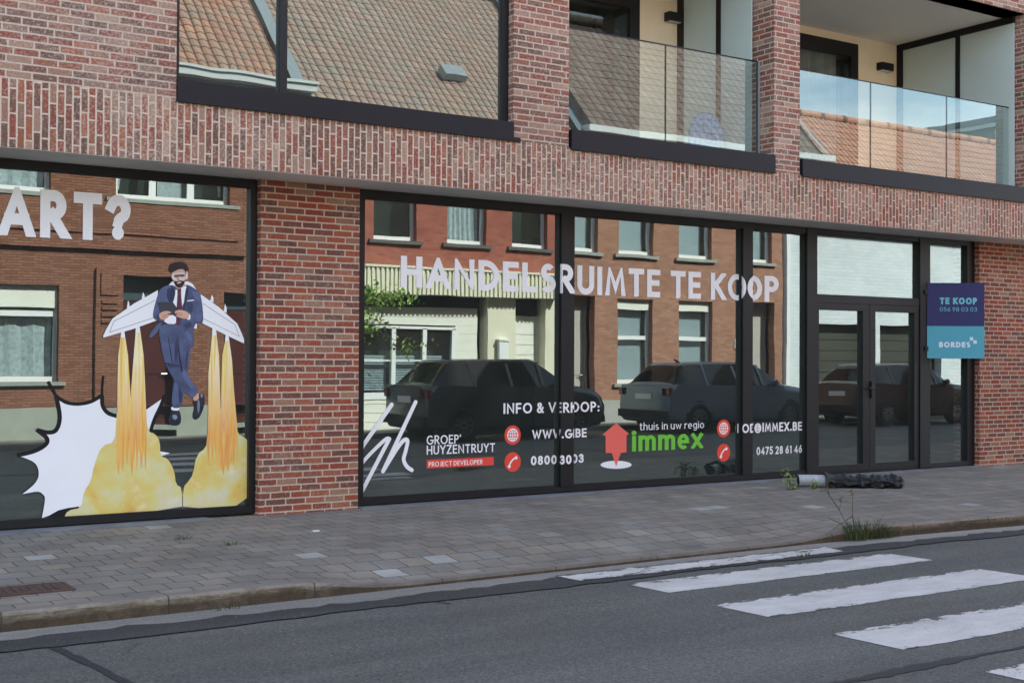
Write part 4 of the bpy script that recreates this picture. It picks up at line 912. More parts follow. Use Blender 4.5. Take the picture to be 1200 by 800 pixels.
def sticker_face(mb, poly, lay, wrap=True):
    """lays a flat polygon (u,z) of film on the glass; the film is pressed round every mullion it meets
    (u runs along the film: glass, side of the mullion, front, far side, glass)"""
    MICRO[0] = (MICRO[0]+1) % 40
    e = .0003*lay+.0006+.000012*MICRO[0]
    cuts = []; off = 0
    for a, b, yb in BARS:
        d = GLY-yb; u0 = a+off; cuts += [(u0, 'g', off, None), (u0+d, 'l', a, u0), (u0+d+b-a, 'f', d+off, yb), (u0+2*d+b-a, 'r', b, u0+d+b-a)]; off += 2*d
    cuts.append((1e9, 'g', off, None)); lo = -1e9
    for hi, kind, k0, k1 in cuts:
        p = clip(clip(poly, lo, True), hi, False) if any(lo < q.x < hi for q in poly) or (min(q.x for q in poly) <= lo and max(q.x for q in poly) >= hi) else []
        lo = hi
        if len(p) < 3: continue
        if kind == 'g': pts = [(q.x-k0, GLY-e, q.y) for q in p]
        elif kind == 'f': pts = [(q.x-k0, k1-e, q.y) for q in p]
        elif kind == 'l': pts = [(k0-e, GLY-(q.x-k1), q.y) for q in p]
        else: pts = [(k0+e, -.0125+(q.x-k1), q.y) for q in p]
        add_flat(mb, pts)
def film_u(x):
    for a, b, yb in BARS[::-1]:
        if x > b: return x + sum(2*(GLY-q[2]) for q in BARS if q[1] < x)
    return x
def clip(p, x, keep_right):
    out = []
    for i in range(len(p)):
        a, b = p[i], p[(i+1)%len(p)]; ia = (a.x >= x) == keep_right or a.x == x; ib = (b.x >= x) == keep_right or b.x == x
        if ia: out.append(a)
        if ia != ib: out.append(a.lerp(b, (x-a.x)/(b.x-a.x)))
    return out
def put_text(par, name, mat, s, pl, pr, pt, pb, weight, gap=.16, xh=1.0, Y=GLY, ref=None, split='word', u0=None, u1=None):
    "text between photo columns pl..pr; top/baseline measured at column ref (default pl); one part per letter or per word"
    ref = ref or pl
    x0, x1 = film_u(onY(pl, pb, Y).x), film_u(onY(pr, pb, Y).x); zt, zb = onY(ref, pt, Y).z, onY(ref, pb, Y).z
    x0 = x0 if u0 is None else u0; x1 = x1 if u1 is None else u1
    polys, wd = text_polys(s, weight, gap); h = zt-zb; sx = (x1-x0)/wd
    groups = {}; wi = 0
    for ci, ch in enumerate(s):
        if ch == ' ': wi += 1
        groups[ci] = ci if split == 'letter' else (wi if split == 'word' else 0)
    meshes = {}
    for p, lay, ci in polys: sticker_face(meshes.setdefault(groups[ci], MB()), [Vector((x0+q.x*sx, zb+q.y*h/xh)) for q in p], lay)
    for m_ in meshes.values(): m_.build(name, mat, par)
def gpoly(pts, scale, ox, oy, Y=GLY):
    return [Vector((q.x, q.z)) for q in (onY(ox+x/scale, oy+y/scale, Y) for x, y in pts)]
def flat(mb, pts2, lay, m=0, Y=GLY):
    "any simple polygon, triangulated, lying on the glass"
    tri = tessellate_polygon([[Vector((p.x, p.y, 0)) for p in pts2]])
    for a, b, c in tri:
        q = [pts2[a], pts2[b], pts2[c]]; ar = (q[1]-q[0]).x*(q[2]-q[0]).y-(q[1]-q[0]).y*(q[2]-q[0]).x
        pts = [(v.x, Y-.0004*lay, v.y) for v in q]; mb.face(pts if ar > 0 else pts[::-1], m=m)
def smooth_poly(pts, it=2):
    for _ in range(it):
        o = []
        for i in range(len(pts)):
            a, b = pts[i], pts[(i+1)%len(pts)]; o += [a*.75+b*.25, a*.25+b*.75]
        pts = o
    return pts
def vinyl(name, c, rough=.55, n=.02): return plain(name, c, rough, noise=n, nscale=3, spec=.3)
M['vw'] = vinyl('white_vinyl', S(238,235,236)); M['vb'] = vinyl('black_vinyl', S(20,20,24)); M['vr'] = vinyl('red_vinyl', S(226,74,58)); M['vco'] = vinyl('coral_vinyl', S(232,104,92)); M['vg'] = vinyl('green_vinyl', S(112,190,60))
_t = thing('window_lettering', 'big white capitals ART? across the top of the left shop window', 'lettering', tuple(onY(-1.5, 277, GLY)))
put_text(_t, 'letter', M['vw'], 'ART?', -1.5, 153.5, 220, 277, .235, .13, ref=26, split='letter')
_t = thing('window_lettering', 'white capitals HANDELSRUIMTE TE KOOP running along the middle shop window', 'lettering', tuple(onY(469.5, 336.5, GLY)))
_d = GLY+.0125
put_text(_t, 'letter', M['vw'], 'HANDELSR', 469.5, 674, 299.5, 336.5, .20, .125, split='letter', u1=8.145+_d)
put_text(_t, 'letter', M['vw'], 'UIMTE TE KO', 676.3, 872.5, 299.5, 336.5, .20, .125, ref=469.5, split='letter', u1=onY(874.5, 335, -.0125).x+3*_d)
put_text(_t, 'letter', M['vw'], 'OP', 876, 912.5, 299.5, 336.5, .20, .09, ref=469.5, split='letter', u0=onY(876, 335, -.0125).x+3*_d)
_t = thing('window_lettering', 'small white line INFO & VERKOOP: above the red globe icon', 'lettering', tuple(onY(590, 484.8, GLY)))
put_text(_t, 'word', M['vw'], 'INFO & VERKOOP:', 590, 702.5, 472.3, 484.8, .17, .15, split='word')
_t = thing('window_lettering', 'small white web address WWW.GH.BE beside the red globe icon', 'lettering', tuple(onY(623.5, 514.4, GLY)))
put_text(_t, 'word', M['vw'], 'WWW.GH.BE', 623.5, 687.5, 503.6, 514.4, .19, .12, split='word')
_t = thing('window_lettering', 'small white number 0800 30 103 beside the red handset icon', 'lettering', tuple(onY(622, 545, GLY)))
put_text(_t, 'word', M['vw'], '0800 30 103', 622, 684, 534.2, 545, .2, .13, split='word')
t = thing('developer_logo', 'white GROEP HUYZENTRUYT lettering over a red PROJECT DEVELOPER bar', 'window decal', tuple(onY(540, 548, GLY)))
put_text(t, 'word', M['vw'], "GROEP'", 500, 540.5, 510.2, 520.8, .14, .14); put_text(t, 'word', M['vw'], 'HUYZENTRUYT', 500, 580, 522, 532.6, .14, .14)
mb = MB(); a, b = onY(500, 548.6, GLY), onY(578.6, 536, GLY); z1 = onY(500, 538.6, GLY).z
mb.face(((a.x,GLY,a.z),(b.x,GLY,a.z),(b.x,GLY,z1),(a.x,GLY,z1))); mb.build('red_bar', M['vr'], t)
put_text(t, 'bar_lettering', M['vw'], 'PROJECT DEVELOPER', 502.3, 565.5, 541, 546.6, .15, .14)
mb = MB()
def ink(pts, wpx=5.6, sc=4.0, ox=410, oy=440, lay=0, target=None, closed=False, taper=None):
    P_ = gpoly(pts, sc, ox, oy)
    tm = mb if target is None else target
    wd = wpx/124
    for q in stroke_poly([(p.x, p.y) for p in P_], wd):
        pts3 = [(v.x, GLY-.0004*lay, v.y) for v in q]; ar = sum(q[i].x*q[(i+1)%4].y-q[(i+1)%4].x*q[i].y for i in range(4)); tm.face(pts3 if ar > 0 else pts3[::-1])
    if not closed:
        for p in (P_[0], P_[-1]):
            tm.face([(p.x+wd/2*math.cos(2*math.pi*i/14), GLY-.0004*lay-.0002, p.y+wd/2*math.sin(2*math.pi*i/14)) for i in range(14)])
def bez(p, n=10):
    "Catmull-Rom through points"
    o = []
    q = [p[0]]+list(p)+[p[-1]]
    for i in range(1, len(q)-2):
        for k in range(n):
            t_ = k/n; o.append(tuple(.5*((2*q[i][j])+(-q[i-1][j]+q[i+1][j])*t_+(2*q[i-1][j]-5*q[i][j]+4*q[i+1][j]-q[i+2][j])*t_**2+(-q[i-1][j]+3*q[i][j]-3*q[i+1][j]+q[i+2][j])*t_**3) for j in (0, 1)))
    o.append(tuple(p[-1])); return o
ink([(196,136),(60,330),(38,392)], 5.5, lay=0); ink(bez([(36,436),(90,372),(165,300),(186,296)]), 4.6, lay=1); ink([(184,298),(46,562)], 5.3, lay=2)
ink([(308,124),(155,448)], 5.3, lay=3); ink(bez([(155,448),(215,350),(252,303),(270,306),(262,350),(252,392),(266,424),(290,442)]), 5.2, lay=4)
tag(mb.build('script_logo', M['vw']), 'large white handwritten gh monogram beside the brick pillar', 'window decal')
def icon(px, py, rx, ry, kind, lab):
    c = onY(px, py, GLY); r = (ry+.4)/ (onY(px, py-50, GLY).z-c.z)**-1/50
    t = thing('round_icon', lab, 'window decal', tuple(c), 'round red contact icons on the window')
    mb = MB(); mb.face([(c.x+r*math.cos(2*math.pi*i/36), GLY, c.z+r*math.sin(2*math.pi*i/36)) for i in range(36)]); mb.build('disc', M['vr'], t)
    mb = MB(); lay = [1]
    def st(pts, wd):
        for q in stroke_poly([(c.x+a*r, c.z+b*r) for a, b in pts], wd*r):
            p3 = [(v.x, GLY-.0003*lay[0]-.0006, v.y) for v in q]; ar = sum(q[i].x*q[(i+1)%4].y-q[(i+1)%4].x*q[i].y for i in range(4)); mb.face(p3 if ar > 0 else p3[::-1])
        lay[0] += 1
    if kind == 'globe':
        st(ell(0,0,.62,.62), .12); st(ell(0,0,.27,.62), .09); st([(0,-.6),(0,.6)], .09); st([(-.6,0),(.6,0)], .09); st([(-.52,.3),(.52,.3)], .08); st([(-.52,-.3),(.52,-.3)], .08)
    else:
        st(bez([(.42,.42),(.1,.3),(-.25,-.05),(-.42,-.45)]), .17); st([(.3,.52),(.52,.3)], .3); st([(-.55,-.35),(-.3,-.55)], .3)
    mb.build(kind if kind == 'globe' else 'handset', M['vw'], t)
icon(600.8, 509.5, 9.6, 11, 'globe', 'round red globe icon left of the WWW.GH.BE address')
icon(600.8, 541, 9.6, 11, 'phone', 'round red handset icon left of the 0800 number')
icon(848, 501.8, 7.3, 10, 'globe', 'round red globe icon right of the green lettering')
icon(848, 530, 7.3, 10, 'phone', 'round red handset icon right of and below the green lettering')
t = thing('agency_logo', 'coral house shaped arrow with green immex lettering on the window', 'window decal', tuple(onY(760, 548, GLY)))
mb = MB(); flat(mb, gpoly([(180+78*math.cos(2*math.pi*i/32), 447+20*math.sin(2*math.pi*i/32)) for i in range(32)], 4.286, 680, 440), 0); mb.build('white_ellipse', M['vw'], t)
mb = MB(); flat(mb, gpoly([(180,238),(245,292),(232,299),(232,384),(203,388),(180,455),(158,388),(127,388),(127,302),(111,296)], 4.286, 680, 440), 2); mb.build('house_arrow', M['vco'], t)
put_text(t, 'tagline', M['vw'], 'thuis in uw regio', 749.5, 825, 494.8, 504, .095, .13, split='line')
put_text(t, 'lettering', M['vg'], 'immex', 740.5, 823.5, 503.2, 528.8, .17, .10)
_t = thing('window_lettering', 'small white mail address ending in IMMEX.BE left of the door', 'lettering', tuple(onY(864, 507, GLY)))
put_text(_t, 'word', M['vw'], 'LODE@IMMEX.BE', 864, 939.8, 496.3, 507, .19, .13, split='word')
_t = thing('window_lettering', 'small white number 0475 28 61 46 left of the door', 'lettering', tuple(onY(886.5, 533, GLY)))
put_text(_t, 'word', M['vw'], '0475 28 61 46', 886.5, 939.7, 523.6, 533, .18, .13, split='word')

# --- printed burst and flying man on the left window
def px_stroke(tm, pts, wpx, sc, ox, oy, lay, closed=True):
    P_ = gpoly(pts, sc, ox, oy)
    for q in stroke_poly([(p.x, p.y) for p in P_], wpx/130):
        p3 = [(v.x, GLY-.0004*lay, v.y) for v in q]; ar = sum(q[i].x*q[(i+1)%4].y-q[(i+1)%4].x*q[i].y for i in range(4)); tm.face(p3 if ar > 0 else p3[::-1])
ZS = (4.138, 20, 440); ZM = (3.81, 110, 290)
t = thing('burst_print', 'white comic burst with thick black outline at foot of the left window', 'window decal', tuple(onY(75, 605, GLY)))
spikes = [[(190,100),(240,130),(300,137),(360,125),(412,95)], [(412,95),(415,145),(440,180),(485,196)], [(485,196),(500,420),(420,640),(300,640)], [(300,640),(245,642),(180,668),(120,690)], [(120,690),(135,600),(122,572),(95,562),(25,574)], [(25,574),(88,520),(105,470),(82,420),(0,386)], [(0,386),(85,365),(140,332),(142,300),(95,262)], [(95,262),(150,275),(190,262),(207,200),(190,100)]]
poly = []; edge = []
for s_ in spikes:
    c = bez(s_, 8); poly += c[:-1]; edge.append(c)
zb_ = .066
gp = gpoly(poly, *ZS); gp = [Vector((p.x, max(p.y, zb_))) for p in gp]
mb = MB(); flat(mb, gp, 1); flat(mb, gpoly([(622,168),(712,106),(690,150),(660,215),(640,278),(630,275)], *ZS), 1); flat(mb, gpoly([(690,366),(742,375),(690,392)], *ZS), 1); mb.build('burst', M['vw'], t)
mb = MB()
for i, c in enumerate(edge):
    if i in (0, 1, 6, 7): px_stroke(mb, c, 4.6 if i else 4.0, *ZS, 2+i*.3)
for i in (3, 4, 5):
    c = edge[i]; px_stroke(mb, c, 2.2, *ZS, .2+i*.1)
px_stroke(mb, [(150,28),(168,60),(190,100)], 3.6, *ZS, 5.5); px_stroke(mb, [(418,0),(413,50),(412,95)], 2.6, *ZS, 5.7)
mb.build('outline', M['vb'], t); mb = MB()
px_stroke(mb, bez([(716,96),(694,150),(664,215),(644,280)]), 4.0, *ZS, 5.9); mb.build('outline', M['vb'], t); mb = MB()
flat(mb, gpoly([(80,258),(150,268),(140,282),(100,266)], *ZS), 4.5)
flat(mb, [Vector((p.x, max(p.y, zb_))) for p in gpoly([(118,700),(150,680),(200,652),(245,641),(300,633),(302,640),(245,652),(238,690)], *ZS)], 4.9)
mb.build('outline', M['vb'], t)
def flame_mat(name, cloud):
    m, tt, b = newmat(name); g = G(m); b.inputs['Roughness'].default_value = .5; b.inputs['Specular IOR Level'].default_value = .3
    ob = g.n('ShaderNodeTexCoord').outputs['Object']
    if cloud:
        n1 = g.noise(ob, 3.2, 3, .5, .3); n2 = g.noise(ob, 7, 4, .6)
        col = g.ramp(n1, [(.28, S(216,160,84)), (.4, S(222,192,104)), (.54, S(218,204,132)), (.68, S(216,208,180)), (.8, S(200,192,138))])
        col = g.mix(g.mapr(n2, .55, .75, 0, .5), col, S(238,226,196))
    else:
        mpn = g.n('ShaderNodeMapping'); mpn.inputs['Scale'].default_value = (30,1,.9); g.l(ob, mpn.inputs['Vector'])
        n1 = g.noise(mpn.outputs[0], 1.0, 4, .6)
        sz = g.n('ShaderNodeSeparateXYZ'); g.l(ob, sz.inputs[0])
        hot = g.ramp(n1, [(.3, S(232,180,90)), (.44, S(240,212,130)), (.55, S(244,232,196)), (.64, S(236,196,96))])
        low = g.ramp(n1, [(.3, S(226,138,64)), (.46, S(236,186,96)), (.56, S(228,150,84)), (.68, S(238,206,120))])
        col = g.mix(g.mapr(sz.outputs[2], 1.42, .72), hot, low)
    g.l(col, b.inputs['Base Color']); return m
M['flame'] = flame_mat('printed_flame', False); M['smoke'] = flame_mat('printed_fire_cloud', True)
navy = plain('printed_navy_suit', S(76,84,116), .55, noise=.4, nscale=9); trou = plain('printed_navy_trousers', S(78,86,118), .55, noise=.38, nscale=7)
skin = vinyl('printed_skin', S(206,160,136), n=.12); hair = vinyl('printed_dark_hair', S(46,40,40), n=.3); shoe = plain('printed_black_shoe', S(34,40,50), .5, noise=.5, nscale=24)
t = thing('flying_man_print', 'printed businessman in navy suit with white jet wings above yellow flames', 'window decal', tuple(onY(200, 602, GLY)))
def part(name, mat, polys, lay, Z=ZM, sm_=1):
    for i, p in enumerate(polys):
        mb = MB(); q = gpoly(p, *Z); q = smooth_poly(q, sm_) if sm_ else q; q = [Vector((v.x, max(v.y, zb_))) for v in q]; flat(mb, q, lay+.2*i); mb.build(name, mat, t)
part('fire_cloud', M['smoke'], [[(485,160),(620,160),(634,270),(670,282),(692,316),(694,390),(732,402),(762,460),(770,528),(800,542),(800,664),(225,690),(246,652),(312,640),(324,560),(358,512),(374,430),(410,338),(474,322),(480,230)],
     [(925,160),(1045,160),(1065,280),(1110,302),(1141,345),(1141,650),(804,664),(804,542),(832,510),(852,480),(870,382),(915,350),(925,300)]], 7, ZS, 1)
def ragged_foot(p):
    "the printed flames end in streaks"
    (a, b) = sorted([q for q in p if q[1] > 900], key=lambda q: -q[0]); o = []
    for q in p:
        if q == a:
            n = 7
            for k in range(n+1):
                x = a[0]+(b[0]-a[0])*k/n; o.append((x, a[1]+(b[1]-a[1])*k/n + (-110 if k % 2 else 60)*(.5+.5*math.sin(k*2.7+a[0]))))
        elif q != b: o.append(q)
    return o
for fp in ([(119,398),(139,398),(152,480),(162,640),(172,800),(168,960),(100,960),(104,800),(105,600),(109,480)], [(186,376),(207,376),(222,480),(230,650),(236,800),(232,990),(160,990),(160,800),(165,640),(176,500)],
     [(527,388),(547,388),(558,480),(563,640),(568,800),(566,960),(502,960),(510,800),(511,560)], [(586,414),(604,414),(616,500),(626,650),(640,800),(645,940),(566,960),(566,800),(569,600),(573,480)]):
    part('flame', M['flame'], [ragged_foot(fp)], 8.2+.1*fp[0][0]/100, ZM, 0)
wl = [(286,190),(180,249),(82,318),(56,362),(40,396),(42,402),(170,365),(278,326)]; wr_ = [(476,208),(560,268),(640,340),(660,384),(671,414),(669,428),(580,386),(484,338)]
def grow(p, k):
    c = (sum(q[0] for q in p)/len(p), sum(q[1] for q in p)/len(p)); return [(c[0]+(q[0]-c[0])*k, c[1]+(q[1]-c[1])*k) for q in p]
part('wing_outline', M['vb'], [grow(wl, 1.025), grow(wr_, 1.025), grow([(333,168),(348,152),(420,151),(440,162),(457,188),(440,182)], 1.05)], 9.2, ZM, 0)
part('wing', M['vw'], [wl, wr_, [(333,168),(348,152),(420,151),(440,162),(457,188),(440,182)], [(442,340),(460,342),(458,362),(442,360)]], 10, ZM, 0)
mb = MB(); px_stroke(mb, [(272,236),(88,330),(70,378),(270,312)], .45, *ZM, 11.2); px_stroke(mb, [(486,250),(630,345),(648,396),(490,318)], .45, *ZM, 11.3); mb.build('panel_line', M['vb'], t)
part('jet_nozzle', M['vw'], [[(147,272),(152,235),(158,250),(159,270)], [(213,232),(219,199),(226,215),(226,232)], [(518,240),(526,210),(533,225),(533,246)], [(578,285),(585,250),(592,270),(592,292)], [(122,374),(136,371),(139,402),(118,402)], [(187,350),(203,347),(207,380),(185,380)], [(529,358),(544,361),(547,392),(526,392)], [(587,390),(601,394),(604,418),(585,418)]], 11.6, ZM, 0)
part('shoe', shoe, [[(343,724),(378,722),(388,746),(389,780),(374,796),(340,793),(331,776),(340,746)], [(438,684),(466,672),(478,646),(496,658),(492,710),(472,758),(452,771),(438,756),(450,712)]], 12.6)
part('ankle', skin, [[(443,662),(466,646),(470,678),(444,686)]], 13.2); part('sock', M['vw'], [[(345,708),(381,712),(380,728),(344,726)]], 13.2)
part('trousers', trou, [[(345,716),(384,716),(396,690),(410,600),(425,520),(432,450),(425,400),(400,345),(310,345),(340,440),(360,560),(350,640)], [(288,372),(300,342),(372,342),(380,420),(385,500),(398,556),(440,600),(468,640),(446,672),(424,662),(385,630),(352,582),(326,536),(312,500),(300,450)]], 13.6)
part('trouser_crease', plain('printed_crease', S(30,34,60), .5), [[(372,400),(376,400),(384,480),(396,548),(430,596),(426,600),(388,552),(378,490)], [(316,512),(352,520),(386,530),(386,534),(350,526),(318,518)], [(330,400),(333,400),(346,480),(350,516),(346,514)]], 14.2, ZM, 0)
part('jacket', navy, [[(300,178),(345,164),(372,182),(412,164),(440,176),(472,200),(482,240),(488,310),(486,336),(442,342),(446,440),(436,450),(412,404),(394,352),(362,346),(318,336),(296,326),(268,322),(261,300),(270,260),(283,212)], [(290,330),(308,340),(256,406),(241,395)]], 14.4)
part('shirt', M['vw'], [[(360,186),(378,192),(408,166),(416,186),(398,262),(362,292),(346,242)], [(312,306),(364,300),(372,342),(316,340)], [(412,296),(430,296),(430,322),(414,322)], [(414,236),(448,232),(448,237),(415,241)]], 15.2)
part('tie', plain('printed_maroon_tie', S(86,44,60), .5, noise=.2, nscale=30), [[(372,184),(390,182),(388,206),(394,272),(384,348),(366,348),(366,300),(372,216)]], 16)
part('lapel', plain('printed_lapel_shadow', S(40,44,74), .5), [[(344,166),(360,186),(348,250),(352,290),(336,240)], [(412,166),(424,190),(404,270),(392,340),(400,250)]], 16.4)
part('neck', skin, [[(362,160),(402,150),(406,172),(380,186),(364,180)]], 16.2)
part('face', skin, [[(345,112),(362,100),(384,94),(404,100),(410,120),(410,142),(402,162),(390,178),(372,178),(358,160),(349,140)]], 17)
part('beard', hair, [[(354,150),(366,150),(378,146),(394,148),(408,138),(402,164),(388,180),(372,180),(359,164)]], 17.6)
part('mouth', M['vw'], [[(368,157),(390,152),(386,162),(372,163)]], 18)
part('hair', hair, [[(333,96),(338,78),(352,68),(386,64),(410,71),(423,92),(419,112),(409,110),(402,98),(380,96),(360,106),(346,114),(337,110)]], 17.8)
ZF = (8, 175, 300)
part('cheek', vinyl('printed_pale_skin', S(216,190,180), n=.1), [[(206,168),(240,160),(300,150),(334,166),(338,214),(322,236),(286,226),(262,240),(230,228),(208,206)]], 18.0, ZF)
part('glasses', vinyl('printed_dark_glasses', S(92,88,94), n=.2), [[(228,178),(262,174),(330,170),(332,190),(300,198),(276,190),(258,202),(232,200)]], 18.4, ZF)
part('glare', vinyl('printed_glare', S(216,202,202)), [[(206,172),(226,178),(230,204),(244,206),(246,222),(224,226),(208,208)], [(346,140),(358,146),(358,214),(344,222),(338,200),(342,170)]], 18.7, ZF)
part('nose', vinyl('printed_nose', S(188,144,126), n=.1), [[(258,200),(272,196),(282,226),(268,236),(254,228)]], 18.9, ZF, 1)
part('smile', vinyl('printed_lips', S(150,96,86), n=.1), [[(250,250),(276,254),(304,240),(296,256),(272,264),(254,260)]], 18.95, ZF, 1)
hi = vinyl('printed_navy_highlight', S(90,100,134), n=.25); lo = vinyl('printed_navy_shadow', S(58,63,90), n=.25)
part('fold_light', hi, [[(112,300),(150,290),(170,320),(150,420),(110,420),(92,400)], [(392,330),(440,330),(478,360),(484,430),(450,420),(420,390)], [(430,560),(490,520),(500,580),(470,620),(430,610)], [(330,690),(400,740),(408,800),(372,800),(350,750)], [(0,750),(60,690),(90,640),(104,640),(70,720),(10,772)]], 15.0, ZF)
part('fold_dark', lo, [[(166,300),(200,300),(206,420),(180,430),(160,380)], [(340,440),(410,430),(400,540),(360,510)], [(316,640),(380,610),(400,650),(350,690)], [(60,560),(92,540),(100,590),(70,600)], [(230,300),(210,380),(206,428),(224,432),(246,330)]], 15.05, ZF)
ZL = (7.62, 175, 395)
part('fold_light', hi, [[(104,40),(160,50),(222,60),(222,180),(210,236),(160,236),(128,190)], [(222,400),(250,410),(258,520),(240,610),(206,600),(212,500)], [(300,280),(350,350),(400,440),(380,470),(330,400),(290,330)]], 14.3, ZL)
part('fold_dark', lo, [[(230,10),(262,20),(258,120),(240,220),(222,180)], [(150,244),(262,240),(268,262),(200,272),(160,262)], [(262,420),(300,520),(280,600),(258,560)], [(330,120),(352,110),(330,300),(316,280)]], 14.32, ZL)
part('shoe_shine', vinyl('printed_shoe_shine', S(120,132,150), n=.3), [[(205,690),(240,690),(252,720),(225,740),(205,720)], [(428,560),(446,560),(452,620),(438,690),(426,640)], [(452,505),(474,500),(480,530),(460,545)]], 13.0, ZL)
part('tablet', plain('printed_grey_tablet', S(58,58,66), .5), [[(280,244),(350,242),(374,274),(364,302),(330,294),(296,296)]], 18, ZM, 0)
part('hand', skin, [[(288,300),(300,288),(322,282),(342,286),(345,292),(322,296),(340,300),(330,312),(312,324),(294,318)], [(360,284),(378,278),(400,280),(424,292),(422,318),(402,318),(380,312),(362,304),(376,298),(360,294)]], 19)
part('finger_line', vinyl('printed_skin_shadow', S(150,104,84)), [[(304,304),(334,298),(334,300),(304,306)], [(304,311),(326,306),(326,308),(304,313)], [(366,290),(394,294),(394,296),(366,292)], [(368,298),(394,302),(394,304),(368,300)]], 19.6, ZM, 0)
mb = MB(); px_stroke(mb, [(801,542),(800,664)], .5, *ZS, 9); mb.build('print_seam', plain('print_seam_grey', S(150,140,90)), t)

# ================================================================== for-sale sign
def sign():
    a = Vector((14.06, -.02)); ang = R_(33); d = Vector((math.cos(ang), -math.sin(ang)))
    def hit(px, py):
        r = _F + (px-600)/CAM_F*_R - (py-400)/CAM_F*_U; nrm = Vector((d.y, -d.x)); den = r.x*nrm.x+r.y*nrm.y
        tt = ((a.x-CAM_P.x)*nrm.x+(a.y-CAM_P.y)*nrm.y)/den; return CAM_P+r*tt
    def S2(px, py): h = hit(px, py); return ((Vector((h.x, h.y))-a).dot(d), h.z)
    w_ = S2(1153.5, 376)[0]; zt, zm, zb = S2(1120, 331.5)[1], S2(1120, 382)[1], S2(1120, 419.8)[1]
    t = thing('for_sale_sign', 'folded TE KOOP sign, dark blue above teal, beside the glass door', 'sign', (a.x, a.y, zb))
    nv = Vector((-math.sin(ang), -math.cos(ang)))     # outward normal of the visible leaf
    def P(u, z, o=0): q = a+d*u+nv*o; return (q.x, q.y, z)
    def slab(mb, u0, u1, z0, z1, th=.006):
        f_ = [P(u0,z0),P(u1,z0),P(u1,z1),P(u0,z1)]; k = [P(u0,z0,-th),P(u1,z0,-th),P(u1,z1,-th),P(u0,z1,-th)]
        mb.face(f_); mb.face(k[::-1])
        for i in range(4): mb.face((f_[i], k[i], k[(i+1)%4], f_[(i+1)%4]))
    nav, tea = vinyl('navy_sign_board', S(48,50,96)), vinyl('teal_sign_board', S(82,160,178))
    mb = MB(); slab(mb, 0, w_, zm, zt); mb.build('navy_panel', nav, t)
    mb = MB(); slab(mb, 0, w_, zb, zm-.0005); mb.build('teal_panel', tea, t)
    b0 = a+d*w_; b1 = Vector((b0.x+w_*math.cos(ang)*.55, -.09))
    mb = MB(); mb.face(((b0.x,b0.y,zb),(b1.x,b1.y,zb),(b1.x,b1.y,zt),(b0.x,b0.y,zt))); mb.face(((b0.x-.004,b0.y+.006,zb),(b1.x,b1.y+.004,zb),(b1.x,b1.y+.004,zt),(b0.x-.004,b0.y+.006,zt))[::-1]); mb.build('rear_leaf', nav, t)
    mb = MB(); q0 = P(-.025, zb, -.0); mb.box(a.x-.05, a.x+.012, a.y-.012, a.y+.0, zb+.1, zb+.16); mb.box(a.x-.05, a.x+.012, a.y-.012, a.y, zt-.16, zt-.1); mb.build('bracket', M['black'], t)
    def txt(name, s, pl, pr, pt, pb, weight, mat, gap=.15):
        u0, z0 = S2(pl, pb); u1, _ = S2(pr, pb); _, z1 = S2(pl, pt); polys, wd = text_polys(s, weight, gap); mb = MB()
        for k_, (p, lay, ci) in enumerate(polys): mb.face([P(u0+q.x*(u1-u0)/wd, z0+q.y*(z1-z0), .003+.0003*lay+.000012*(k_ % 40)) for q in p][::-1])
        o = mb.build(name, mat, t)
        b_ = bmesh.new(); b_.from_mesh(o.data); bmesh.ops.recalc_face_normals(b_, faces=b_.faces); b_.to_mesh(o.data); b_.free()
    pale = vinyl('pale_teal_print', S(112,184,200)); wh = vinyl('white_print', S(206,220,232))
    txt('sale_lettering', 'TE KOOP', 1101.2, 1144.8, 348.6, 356.4, .26, pale); txt('phone_lettering', '056 98 03 03', 1101.2, 1144.8, 359.8, 364.8, .1, pale); txt('name_lettering', 'BORDES', 1100.3, 1137, 400.4, 406.9, .26, wh)
    mb = MB()
    for x, y, k in ((410,545,30),(440,572,30)):
        u0, z1 = S2(1080+x/7.28, 320+y/7.28); u1, z0 = S2(1080+(x+k)/7.28, 320+(y+k)/7.28); mb.face((P(u0,z0,.003),P(u1,z0,.003),P(u1,z1,.003),P(u0,z1,.003)))
    mb.build('emblem', wh, t)
sign()

# ================================================================== small things on the pavement
# pipe with black wrapping
p0 = Vector((10.90, -.70, 0)); p1 = Vector((11.93, -1.38, 0)); ax = (p1-p0).normalized(); Lp = (p1-p0).length
t = thing('wrapped_pipe', 'short grey pipe wrapped in crumpled black plastic lying before the door', 'pipe', (p0.x, p0.y, -.03))
def frame_at(s_): q = p0+ax*s_; return Vector((q.x, q.y, pave_z(q.x, q.y)))
side_ = Vector((-ax.y, ax.x, 0))
M['pipe'] = plain('dusty_grey_pipe', S(158,160,164), .6, noise=.15, nscale=12); M['pipein'] = plain('pipe_inside', S(36,34,34), .9)
mb = MB(); r0 = .07; nn = 24
for i in range(nn):
    a0, a1 = 2*math.pi*i/nn, 2*math.pi*(i+1)/nn
    def ring(s_, r, a): q = frame_at(s_); return q+side_*r*math.cos(a)+Vector((0,0,r0+.002+r*math.sin(a)))
    mb.face((ring(0,r0,a0),ring(0,r0,a1),ring(.36,r0,a1),ring(.36,r0,a0))); mb.face((ring(0,r0,a1),ring(0,r0,a0),ring(0,r0-.008,a0),ring(0,r0-.008,a1))); mb.face((ring(0,r0-.008,a0),ring(.36,r0-.008,a0),ring(.36,r0-.008,a1),ring(0,r0-.008,a1)), m=1)
mb.build('pipe', [M['pipe'], M['pipein']], t, smooth=True)
bagm, tt, bb = newmat('crumpled_black_plastic'); gg = G(bagm); bb.inputs['Base Color'].default_value = S(24,24,27); bb.inputs['Roughness'].default_value = .32; bb.inputs['Specular IOR Level'].default_value = .6
